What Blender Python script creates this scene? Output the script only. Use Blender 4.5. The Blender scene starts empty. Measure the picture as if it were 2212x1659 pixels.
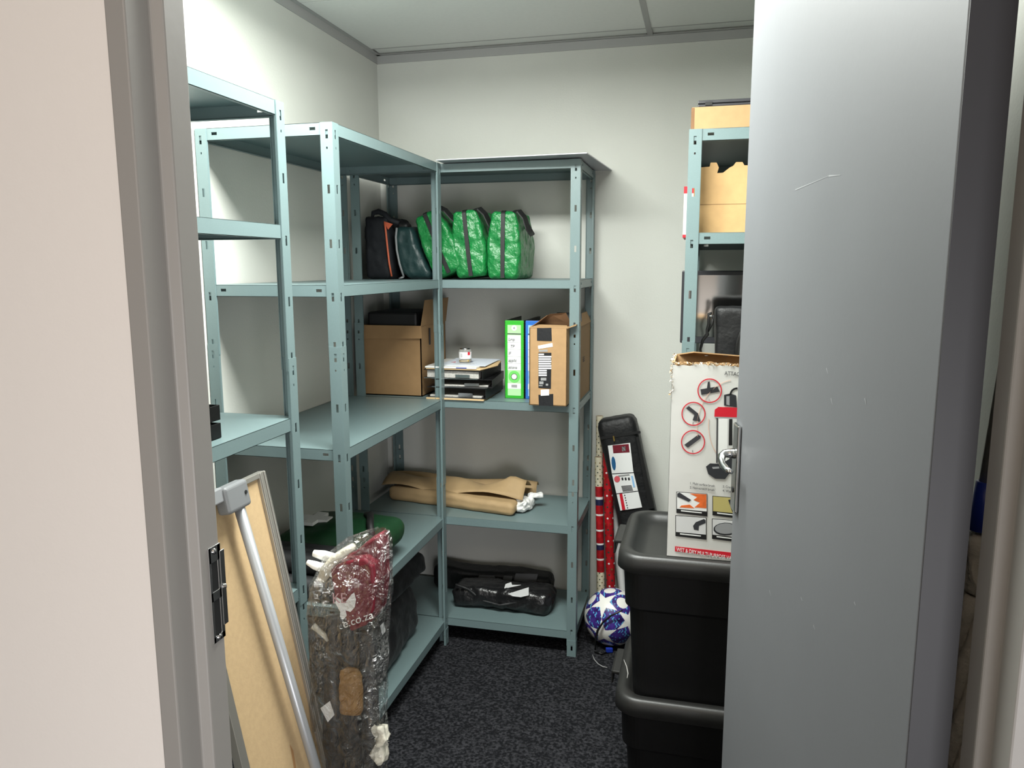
import bpy, bmesh, math, random
from mathutils import Vector, Matrix, noise
random.seed(7)
S = bpy.context.scene
COL = S.collection
V = Vector

# ------------------------------------------------------------------ camera
F_PX, YAW, PITCH, ROLL = 1643.36, -0.2439, 0.1537, -0.0027
CAM = V((1.4407, -3.316, 1.5863))
FW = V((math.sin(YAW)*math.cos(PITCH), math.cos(YAW)*math.cos(PITCH), -math.sin(PITCH)))
R0 = V((math.cos(YAW), -math.sin(YAW), 0)); U0 = R0.cross(FW)
RT = R0*math.cos(ROLL)+U0*math.sin(ROLL); UP = -R0*math.sin(ROLL)+U0*math.cos(ROLL)
cd = bpy.data.cameras.new('camera'); cam = bpy.data.objects.new('camera', cd); COL.objects.link(cam)
cd.sensor_width = 36; cd.lens = F_PX/2212*36; cd.clip_start = .02
cam.matrix_world = Matrix(((RT.x, UP.x, -FW.x, CAM.x), (RT.y, UP.y, -FW.y, CAM.y), (RT.z, UP.z, -FW.z, CAM.z), (0, 0, 0, 1)))
S.camera = cam
def at(ax, val, x, y):                       # measured photo point -> world point on the plane ax = val
    d = FW + RT*((x-1106)/F_PX) - UP*((y-829.5)/F_PX)
    i = 'XYZ'.index(ax)
    return CAM + d*((val-CAM[i])/d[i])

# ------------------------------------------------------------------ world, lights, exposure
w = bpy.data.worlds.new('world'); S.world = w; w.use_nodes = True
w.node_tree.nodes['Background'].inputs[0].default_value = (.75, .82, .9, 1)
w.node_tree.nodes['Background'].inputs[1].default_value = .02
def area(name, loc, target, sx, sy, power, col):
    l = bpy.data.lights.new(name, 'AREA'); l.shape = 'RECTANGLE'; l.size = sx; l.size_y = sy
    l.energy = power; l.color = col
    o = bpy.data.objects.new(name, l); COL.objects.link(o); o.location = loc
    o.rotation_euler = (V(target)-V(loc)).to_track_quat('-Z', 'Y').to_euler(); return o
area('room_lamp_down', (.80, -1.62, 2.395), (.80, -1.62, 0), 1.1, .4, 74, (.97, 1, .955))
area('added_ceiling_uplight', (.80, -1.62, 2.42), (.80, -1.62, 3), 1.1, .4, 26, (.97, 1, .965))  # extra uplight, added to brighten the ceiling and upper walls
area('corridor_fill_light', (2.2, -4.45, .75), (.7, -2.6, .25), .9, 1.0, 42, (.97, .97, 1))  # added low fill for the corridor wall
area('corridor_ceiling_lamp', (1.2, -3.7, 2.47), (1.0, -3.2, 0), 1.0, .3, 7, (1, .80, .62))
S.cycles.diffuse_bounces = 2; S.cycles.transparent_max_bounces = 16
S.view_settings.view_transform = 'Standard'; S.view_settings.look = 'None'
S.view_settings.gamma = 1; S.view_settings.exposure = 0.0; S.view_settings.use_curve_mapping = False

# ------------------------------------------------------------------ materials
def lin(c):
    return tuple(((v/255/12.92) if v/255 <= .04045 else ((v/255+.055)/1.055)**2.4) for v in c)
MATS = {}
def mat(name, rgb, rough=.6, metal=0, bump=None, var=None, spec=.5, coat=0, alpha=1, trans=0, emit=0, fabric=False):
    if name in MATS: return MATS[name]
    m = bpy.data.materials.new(name); m.use_nodes = True; MATS[name] = m
    nt = m.node_tree; b = nt.nodes['Principled BSDF']
    c = lin(rgb); b.inputs['Base Color'].default_value = (*c, 1)
    b.inputs['Roughness'].default_value = rough; b.inputs['Metallic'].default_value = metal
    b.inputs['Specular IOR Level'].default_value = spec; b.inputs['Coat Weight'].default_value = coat
    b.inputs['Alpha'].default_value = alpha; b.inputs['Transmission Weight'].default_value = trans
    if fabric: b.inputs['Sheen Weight'].default_value = .03
    tc = nt.nodes.new('ShaderNodeTexCoord')
    if var:
        n = nt.nodes.new('ShaderNodeTexNoise'); n.inputs['Scale'].default_value = var[0]; n.inputs['Detail'].default_value = 6
        r = nt.nodes.new('ShaderNodeValToRGB'); r.color_ramp.elements[0].position = .3; r.color_ramp.elements[1].position = .7
        k = var[1]
        r.color_ramp.elements[0].color = (*[x*(1-k) for x in c], 1); r.color_ramp.elements[1].color = (*[min(1, x*(1+k)) for x in c], 1)
        nt.links.new(tc.outputs['Object'], n.inputs['Vector']); nt.links.new(n.outputs['Fac'], r.inputs['Fac'])
        nt.links.new(r.outputs['Color'], b.inputs['Base Color'])
    if bump:
        n = nt.nodes.new('ShaderNodeTexNoise'); n.inputs['Scale'].default_value = bump[0]; n.inputs['Detail'].default_value = 4
        u = nt.nodes.new('ShaderNodeBump'); u.inputs['Strength'].default_value = bump[1]; u.inputs['Distance'].default_value = bump[2] if len(bump) > 2 else .002
        nt.links.new(tc.outputs['Object'], n.inputs['Vector']); nt.links.new(n.outputs['Fac'], u.inputs['Height'])
        nt.links.new(u.outputs['Normal'], b.inputs['Normal'])
    return m
WALL = mat('wall_paint', (208, 209, 202), .85, bump=(140, .35, .0015), var=(3, .02))
HALL = mat('corridor_wall_paint', (234, 228, 221), .8, bump=(120, .2, .001))
JAMB = mat('frame_paint', (150, 147, 142), .5, bump=(60, .1))
DOORP = mat('door_paint', (105, 107, 110), .55, bump=(90, .12, .0008), var=(4, .03))
STEEL = mat('shelf_enamel', (108, 127, 128), .38, bump=(500, .06, .0004), var=(300, .03), spec=.6)
DARK = mat('dark_slot', (14, 16, 17), .8)
CHROME = mat('chrome', (200, 200, 200), .18, 1)
ALU = mat('aluminium', (168, 165, 158), .42, .7, bump=(200, .05))
TUBE = mat('grey_tube_paint', (160, 162, 165), .35, .4)
PLAST = mat('grey_plastic', (118, 120, 122), .4)
MDF = mat('hardboard', (188, 161, 122), .75, var=(90, .05), bump=(300, .1))
CARD = mat('cardboard', (170, 136, 96), .8, var=(40, .05), bump=(80, .1))
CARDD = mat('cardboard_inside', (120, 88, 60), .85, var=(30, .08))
CARDP = mat('pale_cardboard', (188, 152, 104), .8, var=(25, .07), bump=(40, .25))
KRAFT = mat('kraft_paper', (170, 143, 104), .7, var=(20, .06), bump=(25, .4, .004))
BLACKF = mat('black_nylon', (14, 15, 17), .55, bump=(45, .5, .006), fabric=True)
BLACKS = mat('black_shiny_nylon', (24, 24, 25), .3, bump=(16, .7, .02))
BLACKP = mat('black_plastic', (8, 8, 9), .5, bump=(300, .08), spec=.3)
LIDP = mat('dark_lid_plastic', (34, 34, 33), .42, bump=(400, .12))
BLK = mat('flat_black', (12, 12, 13), .6)
TAPE = mat('black_tape', (26, 27, 30), .4, bump=(90, .4))
GREENF = mat('green_ripstop', (22, 112, 54), .33, bump=(34, .8, .014), var=(14, .12))
GREEND = mat('dark_green_nylon', (7, 54, 25), .55, bump=(25, .4, .006))
TEALF = mat('dark_teal_nylon', (22, 48, 48), .45, bump=(30, .5, .008))
NAVYF = mat('navy_black_cloth', (12, 15, 22), .75, bump=(40, .4, .004))
ORANGE = mat('orange_piping', (190, 92, 62), .6)
GREYZ = mat('grey_zip', (120, 122, 124), .5)
WHITE = mat('white_paper', (235, 236, 235), .6)
WHITEP = mat('white_plastic', (238, 238, 234), .35)
LABELG = mat('label_print_grey', (150, 150, 150), .6)
INK = mat('ink', (40, 40, 44), .7)
RED = mat('red_print', (205, 30, 48), .45)
MAROON = mat('maroon_cloth', (110, 18, 36), .5, bump=(35, .5, .004))
GREENP = mat('green_file_board', (48, 165, 42), .4)
GREENL = mat('pale_green_print', (170, 225, 160), .4)
BLUEP = mat('blue_file_board', (38, 104, 190), .4)
BLUEL = mat('pale_blue_print', (150, 195, 235), .4)
BINDER = mat('black_binder_board', (18, 18, 20), .35)
PAPERE = mat('page_edges', (190, 188, 182), .8, var=(200, .2))
MANILA = mat('manila_card', (214, 184, 138), .7)
CREAM = mat('cream_wrap', (226, 218, 192), .4)
WRAPR = mat('red_wrap', (165, 22, 30), .35, var=(45, .35))
GOLD = mat('brass', (190, 160, 90), .35, .8)
ROPE = mat('cotton_rope', (196, 190, 178), .9, bump=(120, .8, .004))
BLUE = mat('blue_plastic', (25, 50, 150), .4)
PURP = mat('ball_purple', (62, 40, 120), .3, var=(30, .6))
BALLW = mat('ball_white', (236, 234, 228), .35)
TANB = mat('tan_mesh', (150, 112, 62), .7, bump=(60, .8, .005))
GREYF = mat('grey_sleeve', (44, 44, 45), .5, bump=(30, .5, .006))
SCREEN = mat('mirror_glass', (228, 228, 228), .08, 1)
BEZEL = mat('dark_bezel', (52, 52, 56), .35)
CEIL = mat('ceiling_tile', (225, 227, 222), .9, bump=(200, .3, .001), var=(60, .015))
GRID = mat('ceiling_grid_metal', (168, 168, 166), .5)
COIL = mat('rubber_cable', (22, 22, 22), .35)
# crinkled clear film
FILM = bpy.data.materials.new('clear_film'); FILM.use_nodes = True
_nt = FILM.node_tree; _nt.nodes.remove(_nt.nodes['Principled BSDF'])
_n = _nt.nodes.new('ShaderNodeTexNoise'); _n.inputs['Scale'].default_value = 26; _n.inputs['Detail'].default_value = 5; _n.inputs['Distortion'].default_value = 2.2
_u = _nt.nodes.new('ShaderNodeBump'); _u.inputs['Strength'].default_value = 1; _u.inputs['Distance'].default_value = .05
_tc = _nt.nodes.new('ShaderNodeTexCoord'); _nt.links.new(_tc.outputs['Object'], _n.inputs['Vector']); _nt.links.new(_n.outputs['Fac'], _u.inputs['Height'])
_lw = _nt.nodes.new('ShaderNodeLayerWeight'); _lw.inputs['Blend'].default_value = .3; _nt.links.new(_u.outputs['Normal'], _lw.inputs['Normal'])
_mr = _nt.nodes.new('ShaderNodeMapRange'); _mr.inputs['To Min'].default_value = .05; _mr.inputs['To Max'].default_value = .55; _nt.links.new(_lw.outputs['Facing'], _mr.inputs['Value'])
_tr = _nt.nodes.new('ShaderNodeBsdfTransparent'); _tr.inputs[0].default_value = (.9, .9, .9, 1)
_gl = _nt.nodes.new('ShaderNodeBsdfGlossy'); _gl.inputs['Roughness'].default_value = .14; _gl.inputs['Color'].default_value = (.9, .9, .9, 1); _nt.links.new(_u.outputs['Normal'], _gl.inputs['Normal'])
_mx = _nt.nodes.new('ShaderNodeMixShader'); _nt.links.new(_mr.outputs['Result'], _mx.inputs[0]); _nt.links.new(_tr.outputs[0], _mx.inputs[1]); _nt.links.new(_gl.outputs[0], _mx.inputs[2])
_nt.links.new(_mx.outputs[0], _nt.nodes['Material Output'].inputs['Surface'])
GLASS = mat('jar_glass', (225, 225, 220), .05, spec=.9, alpha=.3)
# carpet
CARPET = bpy.data.materials.new('carpet'); CARPET.use_nodes = True
_nt = CARPET.node_tree; _b = _nt.nodes['Principled BSDF']; _b.inputs['Roughness'].default_value = 1; _b.inputs['Specular IOR Level'].default_value = .15
_tc = _nt.nodes.new('ShaderNodeTexCoord'); _v = _nt.nodes.new('ShaderNodeTexNoise'); _v.inputs['Scale'].default_value = 110; _v.inputs['Detail'].default_value = 4
_r = _nt.nodes.new('ShaderNodeValToRGB'); _r.color_ramp.elements[0].position = .42; _r.color_ramp.elements[0].color = (*lin((22, 23, 26)), 1)
_r.color_ramp.elements[1].position = .68; _r.color_ramp.elements[1].color = (*lin((64, 64, 68)), 1)
_u = _nt.nodes.new('ShaderNodeBump'); _u.inputs['Strength'].default_value = 1; _u.inputs['Distance'].default_value = .012
_nt.links.new(_tc.outputs['Object'], _v.inputs['Vector']); _nt.links.new(_v.outputs['Fac'], _r.inputs['Fac']); _nt.links.new(_r.outputs['Color'], _b.inputs['Base Color'])
_nt.links.new(_v.outputs['Fac'], _u.inputs['Height']); _nt.links.new(_u.outputs['Normal'], _b.inputs['Normal'])

# ------------------------------------------------------------------ mesh helpers
class MB:
    def __init__(s): s.v = []; s.f = []; s.m = []; s.mats = []
    def mi(s, m):
        if m not in s.mats: s.mats.append(m)
        return s.mats.index(m)
    def poly(s, pts, m):
        b = len(s.v); s.v += [V(p) for p in pts]; s.f.append(tuple(range(b, b+len(pts)))); s.m.append(s.mi(m)); return s
    def obox(s, c, ax, h, m):
        c = V(c); a = [V(x)*k for x, k in zip(ax, h)]; b = len(s.v)
        for sz in (-1, 1):
            for sy in (-1, 1):
                for sx in (-1, 1): s.v.append(c+a[0]*sx+a[1]*sy+a[2]*sz)
        for q in ((0, 2, 3, 1), (4, 5, 7, 6), (0, 1, 5, 4), (2, 6, 7, 3), (0, 4, 6, 2), (1, 3, 7, 5)):
            s.f.append(tuple(b+i for i in q)); s.m.append(s.mi(m))
        return s
    def box(s, x0, x1, y0, y1, z0, z1, m):
        return s.obox(((x0+x1)/2, (y0+y1)/2, (z0+z1)/2), ((1, 0, 0), (0, 1, 0), (0, 0, 1)), (abs(x1-x0)/2, abs(y1-y0)/2, abs(z1-z0)/2), m)
    def loft(s, rings, m, cap0=True, cap1=True, closed=True):
        b = len(s.v); n = len(rings[0])
        for r in rings: s.v += [V(p) for p in r]
        k = s.mi(m)
        for i in range(len(rings)-1):
            for j in range(n if closed else n-1):
                j2 = (j+1) % n
                s.f.append((b+i*n+j, b+i*n+j2, b+(i+1)*n+j2, b+(i+1)*n+j)); s.m.append(k)
        if cap0: s.f.append(tuple(b+j for j in reversed(range(n)))); s.m.append(k)
        if cap1: s.f.append(tuple(b+(len(rings)-1)*n+j for j in range(n))); s.m.append(k)
        return s
    def tube(s, path, r, m, n=12, cap=True):
        P = [V(p) for p in path]; rings = []
        prev = None
        for i, p in enumerate(P):
            t = (P[min(i+1, len(P)-1)]-P[max(i-1, 0)]).normalized()
            if prev is None:
                a = t.orthogonal().normalized()
            else:
                a = (prev-t*prev.dot(t)).normalized()
            prev = a; c = t.cross(a)
            rr = r[i] if isinstance(r, (list, tuple)) else r
            rings.append([p+a*math.cos(2*math.pi*k/n)*rr+c*math.sin(2*math.pi*k/n)*rr for k in range(n)])
        return s.loft(rings, m, cap, cap)
    def prism(s, pts, d, m):                    # planar polygon extruded along vector d
        d = V(d); A = [V(p) for p in pts]; return s.loft([A, [p+d for p in A]], m)
    def build(s, name, parent=None, smooth=False, bevel=0, solid=0, seg=2, weld=False):
        root = parent
        while root is not None and root.parent is not None: root = root.parent
        base = root.location.copy() if root is not None else V((0, 0, 0))
        me = bpy.data.meshes.new(name)
        if root is None:                        # top-level single mesh: origin at its base centre
            xs = [p.x for p in s.v]; ys = [p.y for p in s.v]; zs = [p.z for p in s.v]
            base = V(((min(xs)+max(xs))/2, (min(ys)+max(ys))/2, min(zs)))
        me.from_pydata([tuple(p-base) for p in s.v], [], s.f)
        for m in s.mats: me.materials.append(m)
        for p, k in zip(me.polygons, s.m): p.material_index = k
        bm = bmesh.new(); bm.from_mesh(me)
        if weld: bmesh.ops.remove_doubles(bm, verts=bm.verts, dist=1e-5)
        bmesh.ops.recalc_face_normals(bm, faces=bm.faces); bm.to_mesh(me); bm.free()
        if smooth:
            for p in me.polygons: p.use_smooth = True
        o = bpy.data.objects.new(name, me); COL.objects.link(o)
        if root is None: o.location = base
        else: o.parent = parent
        if bevel:
            q = o.modifiers.new('bevel', 'BEVEL'); q.width = bevel; q.segments = seg; q.limit_method = 'ANGLE'; q.angle_limit = math.radians(40)
        if solid:
            q = o.modifiers.new('solidify', 'SOLIDIFY'); q.thickness = solid; q.offset = 0
        return o
def tag(o, label=None, cat=None, group=None, kind=None):
    if label: o['label'] = label
    if cat: o['category'] = cat
    if group: o['group'] = group
    if kind: o['kind'] = kind
    return o
def thing(name, loc, label, cat, group=None):
    o = bpy.data.objects.new(name, None); o.empty_display_size = .05; COL.objects.link(o); o.location = loc
    return tag(o, label, cat, group)
def struct(name, b, **k): return tag(b.build(name, **k), kind='structure')
def copy_tree(o, parent=None):
    c = o.copy(); COL.objects.link(c); c.parent = parent
    for ch in [x for x in bpy.data.objects if x.parent == o]: copy_tree(ch, c)
    return c
def rrect(x0, x1, y0, y1, z, r, n=6):
    P = []
    for cx, cy, a in ((x1-r, y1-r, 0), (x0+r, y1-r, 90), (x0+r, y0+r, 180), (x1-r, y0+r, 270)):
        for i in range(n+1):
            t = math.radians(a+90*i/n); P.append(V((cx+r*math.cos(t), cy+r*math.sin(t), z)))
    return P
def soft(dims, n=20, r=.03, amp=.004, sc=12, fn=None, m=BLACKF, seed=0, mb=None, xf=None):
    """rounded, lumpy bag body: base at z=0, centred in x and y, then xf matrix"""
    b = mb or MB(); w_, d_, h_ = dims; H = (w_/2, d_/2, h_/2); xf = xf or Matrix.Identity(4); k = b.mi(m)
    off = V((seed*3.1, seed*1.7, seed*.9))
    for ax in range(3):
        for sg in (-1, 1):
            base = len(b.v); u, v_ = [i for i in range(3) if i != ax]
            for i in range(n+1):
                for j in range(n+1):
                    p = [0, 0, 0]; p[ax] = sg*H[ax]; p[u] = (2*i/n-1)*H[u]; p[v_] = (2*j/n-1)*H[v_]
                    p = V(p); rr = min(r, min(H)*.98)
                    c = V([max(-H[q]+rr, min(H[q]-rr, p[q])) for q in range(3)]); d = p-c
                    p = c+d.normalized()*rr if d.length > 0 else p
                    p.z += H[2]
                    if fn: p = V(fn(p.x, p.y, p.z))
                    q = p*sc+off; nn = noise.noise_vector(q)
                    rid = 1-abs(noise.noise(q*1.7+V((9, 3, 1))))*2
                    g = (p-V((0, 0, H[2]))); g = g.normalized() if g.length else V((0, 0, 1))
                    dd = nn*amp*.8 + g*rid*amp*.8 - g*amp
                    if p.z < .004: dd.z = max(0, dd.z)*.3; p.z = max(p.z, 0)
                    b.v.append(xf @ (p+dd))
            for i in range(n):
                for j in range(n):
                    a = base+i*(n+1)+j; b.f.append((a, a+1, a+n+2, a+n+1)); b.m.append(k)
    return b
def soft_build(b, name, parent=None): return b.build(name, parent, smooth=True, weld=True)
def text(body, size, O, U, Vv, m, parent, name='lettering', off=.0006, align='LEFT', shear=0, sx=1, label=None):
    cu = bpy.data.curves.new('t', 'FONT'); cu.body = body; cu.size = size; cu.extrude = .0002; cu.align_x = align; cu.shear = shear
    o = bpy.data.objects.new('t', cu); COL.objects.link(o); bpy.context.view_layer.update()
    me = bpy.data.meshes.new_from_object(o.evaluated_get(bpy.context.evaluated_depsgraph_get()))
    bpy.data.objects.remove(o); bpy.data.curves.remove(cu)
    U = V(U).normalized(); Vv = V(Vv).normalized(); N = U.cross(Vv)
    root = parent
    while root.parent is not None: root = root.parent
    for v in me.vertices:
        v.co = V(O)+U*v.co.x*sx+Vv*v.co.y+N*(v.co.z+off)-root.location
    me.materials.clear(); me.materials.append(m)
    q = bpy.data.objects.new(name, me); COL.objects.link(q); q.parent = parent
    return q

# ------------------------------------------------------------------ the room
XR, HC, YF = 1.87, 2.51, -2.55          # right wall, ceiling height, room face of the front wall
YC = -2.621                             # corridor face of the front wall
struct('floor', MB().box(-1.2, 3.2, -4.7, .1, -.05, 0, CARPET))
struct('wall_back', MB().box(-.1, XR+.1, 0, .1, 0, 2.7, WALL))
struct('wall_left', MB().box(-.1, 0, YF, 0, 0, 2.7, WALL))
struct('wall_right', MB().box(XR, XR+.1, YF, 0, 0, 2.7, WALL))
XL, XH = .885, 1.701                    # clear opening
fx = .06
c = MB()
for x0, x1 in ((-1.2, XL-.0355), (XH+.0355, 3.2)): c.box(x0, x1, YC-.003, YF, 0, 2.7, HALL)
c.box(XL-.0355, XH+.0355, YC-.003, YF, 2.17, 2.7, HALL)
struct('wall_front', c)
c = MB(); c.box(-1.2, 3.2, -4.8, -4.7, 0, 2.7, HALL); c.box(-1.3, -1.2, -4.7, YC, 0, 2.7, HALL); c.box(3.2, 3.3, -4.7, YC, 0, 2.7, HALL)
struct('wall_corridor', c)
struct('ceiling_corridor', MB().box(-1.2, 3.2, -4.7, YC, 2.51, 2.56, CEIL))
# suspended ceiling: tiles between a metal grid
c = MB(); g = MB()
xs = [.02, 1.2, XR-.02]; ys = [-.02, -.11, -.71, -1.31, -1.91, YF+.02]
for i in range(2):
    for j in range(5):
        z = HC+(.006 if j == 0 else 0)
        c.box(xs[i]+.004, xs[i+1]-.004, ys[j+1]+.003, ys[j]-.003, z, z+.02, CEIL)
struct('ceiling', c)
g = MB()
for y in ys[1:-1]:
    g.box(.0, XR, y-.011, y+.011, HC+.001, HC+.03, GRID)
g.box(1.189, 1.211, YF, 0, HC-.0015, HC+.03, GRID)
struct('ceiling_2', g)
g = MB()     # grey shadow-line angle along the walls
for (x0, x1, y0, y1) in ((0, .022, YF, 0), (0, XR, -.022, 0), (XR-.022, XR, YF, 0)):
    g.box(x0, x1, y0, y1, HC-.001, HC+.001, GRID)
g.box(0, .004, YF, 0, HC-.034, HC, GRID); g.box(0, XR, -.004, 0, HC-.034, HC, GRID); g.box(XR-.004, XR, YF, 0, HC-.034, HC, GRID)
struct('trim_1', g)
# ceiling lamp housing
t = thing('ceiling_light', (.80, -1.62, 2.4), 'suspended rectangular ceiling light fitting above the shelves', 'ceiling light')
MB().box(.25, 1.35, -1.82, -1.42, 2.400, 2.415, GRID).build('frame', t)

# ------------------------------------------------------------------ door frame, strike, door
def jamb(side):
    b = MB(); sx = 1 if side == 'l' else -1; X = XL if side == 'l' else XH
    st = .0125
    def P(dx, y): return (X+sx*dx, y)
    prof = [P(0, YF), P(0, -2.585), P(-st, -2.590), P(-st, YC-.006), P(-st-.024, YC-.006), P(-st-.024, YC+.02), P(-.03, YC+.02), P(-.03, YF)]
    return b.loft([[V((x, y, 0)) for x, y in prof], [V((x, y, 2.17)) for x, y in prof]], JAMB)
j = jamb('l'); o = struct('trim_2', j, bevel=.002)
# strike plate with lip and two keeper holes
zc = 1.198; sp = MB()
for z0, z1 in ((-.060, -.052), (-.008, .004), (.040, .060)): sp.box(XL, XL+.0015, -2.572, -2.5495, zc+z0, zc+z1, CHROME)
sp.box(XL, XL+.0015, -2.5725, -2.568, zc-.060, zc+.060, CHROME); sp.box(XL, XL+.0015, -2.556, -2.5495, zc-.060, zc+.060, CHROME)
sp.tube([(XL+.001, -2.5495, zc+.004), (XL+.004, -2.546, zc+.004)], .003, CHROME, 8)
sp.box(XL+.0005, XL+.002, -2.552, -2.543, zc-.045, zc+.05, CHROME)
s_ = sp.build('strike_plate', o, bevel=.0006)
MB().box(XL-.0005, XL+.0006, -2.568, -2.556, zc-.055, zc+.042, DARK).build('keeper_recess', s_)
for z in (zc-.055, zc+.0535):
    MB().tube([(XL+.001, -2.562, z), (XL+.0035, -2.562, z)], [.0045, .003], CHROME, 12).build('screw', s_, smooth=True)
for q in ((.09, .004), (.11, .003), (.15, .0035)):
    pass
struct('trim_3', jamb('r'), bevel=.002)
struct('trim_4', MB().box(XL-.036, XH+.036, YC-.006, YF, 2.13, 2.18, JAMB))
# leaf
TH = math.radians(80.3); HX, HY = 1.692, -2.547
dl = V((-math.cos(TH), math.sin(TH), 0)); dn = V((-math.sin(TH), -math.cos(TH), 0))   # along the leaf, out of its corridor face
Bp = V((HX, HY, 0)); W_, T_, ZT = .81, .04, 2.115
door = tag(MB().obox(Bp+dl*W_/2+dn*T_/2+V((0, 0, (ZT+.01)/2)), (dl, dn, (0, 0, 1)), (W_/2, T_/2, (ZT-.01)/2), DOORP).build('door_1', bevel=.0015), kind='structure')
def DP(a, h, z): return Bp+dl*a+dn*(T_+h)+V((0, 0, z))
def child(mb, name, parent, **k):          # world-space part under a mesh thing
    o = mb.build(name, None, **k); loc = o.location.copy(); o.parent = parent; o.location = loc-parent.location; return o
zh = 1.207
hs = MB().obox(DP(W_-.030, .004, zh-.017), (dl, dn, (0, 0, 1)), (.021, .004, .088), CHROME)
hp = child(hs, 'handle_plate', door, bevel=.003, seg=3)
ring = [DP(W_-.03, .007, zh+.012), DP(W_-.03, .018, zh+.012), DP(W_-.03, .027, zh+.011), DP(W_-.034, .033, zh+.007), DP(W_-.045, .036, zh+.001), DP(W_-.062, .035, zh-.005), DP(W_-.080, .031, zh-.008), DP(W_-.095, .026, zh-.009)]
child(MB().tube(ring, [.011, .009, .0085, .008, .0075, .0065, .006, .004], CHROME, 14), 'lever', door, smooth=True)
child(MB().tube([DP(W_-.03, .0075, zh-.062), DP(W_-.03, .0095, zh-.062)], .006, DARK, 12), 'keyhole', door)
# rear handle plate, seen past the edge
hb = MB().obox(Bp+dl*(W_-.03)-dn*.004+V((0, 0, zh-.017)), (dl, dn, (0, 0, 1)), (.021, .004, .088), CHROME)
hb.tube([Bp+dl*(W_-.03)-dn*.008+V((0, 0, zh+.012)), Bp+dl*(W_-.03)-dn*.045+V((0, 0, zh+.01)), Bp+dl*(W_-.05)-dn*.052+V((0, 0, zh+.006)), Bp+dl*(W_-.12)-dn*.05+V((0, 0, zh))], [.011, .009, .009, .006], CHROME, 12)
child(hb, 'rear_handle', door, bevel=.002)
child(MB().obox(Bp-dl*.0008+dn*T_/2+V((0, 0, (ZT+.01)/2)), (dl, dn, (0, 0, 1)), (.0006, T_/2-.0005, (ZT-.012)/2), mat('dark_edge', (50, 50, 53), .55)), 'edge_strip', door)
child(MB().obox(Bp+dl*(W_+.0008)+dn*T_/2+V((0, 0, zh-.03)), (dl, dn, (0, 0, 1)), (.001, .011, .09), CHROME), 'lock_faceplate', door)
for z in (.25, 1.87):
    hg = MB(); p = V((HX+.006, HY+.002, z))
    hg.tube([p-V((0, 0, .05)), p+V((0, 0, .05))], .007, DARK, 12); hg.obox(Bp-dl*.001+dn*.014+V((0, 0, z)), (dl, dn, (0, 0, 1)), (.001, .014, .05), CHROME)
    child(hg, 'hinge', door)
# scuffs on the leaf
sc_ = MB()
def scuff(px, py, px2, py2, w_):
    pts = []
    for x, y in ((px, py), (px2, py2)):
        d = FW + RT*((x-1106)/F_PX) - UP*((y-829.5)/F_PX); q0 = DP(0, .0003, 0); tt = (q0-CAM).dot(dn)/d.dot(dn); pts.append(CAM+d*tt)
    a = (pts[1]-pts[0]).normalized(); s2 = a.cross(dn).normalized()*w_
    sc_.poly([pts[0]-s2, pts[1]-s2*.3, pts[1]+s2*.3, pts[0]+s2], SCUFF)
SCUFF = mat('scuff_mark', (142, 144, 146), .6)
scuff(1718, 410, 1790, 380, .0008); scuff(1790, 380, 1815, 378, .0012)
for x, y, l in ((1662, 1275, 12), (1757, 1350, 10), (1730, 1290, 8), (1785, 795, 12), (1868, 860, 14), (1845, 1300, 8), (1795, 860, 14)):
    scuff(x, y, x+3, y+l, .0015)
child(sc_, 'scuff_marks', door)

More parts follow.
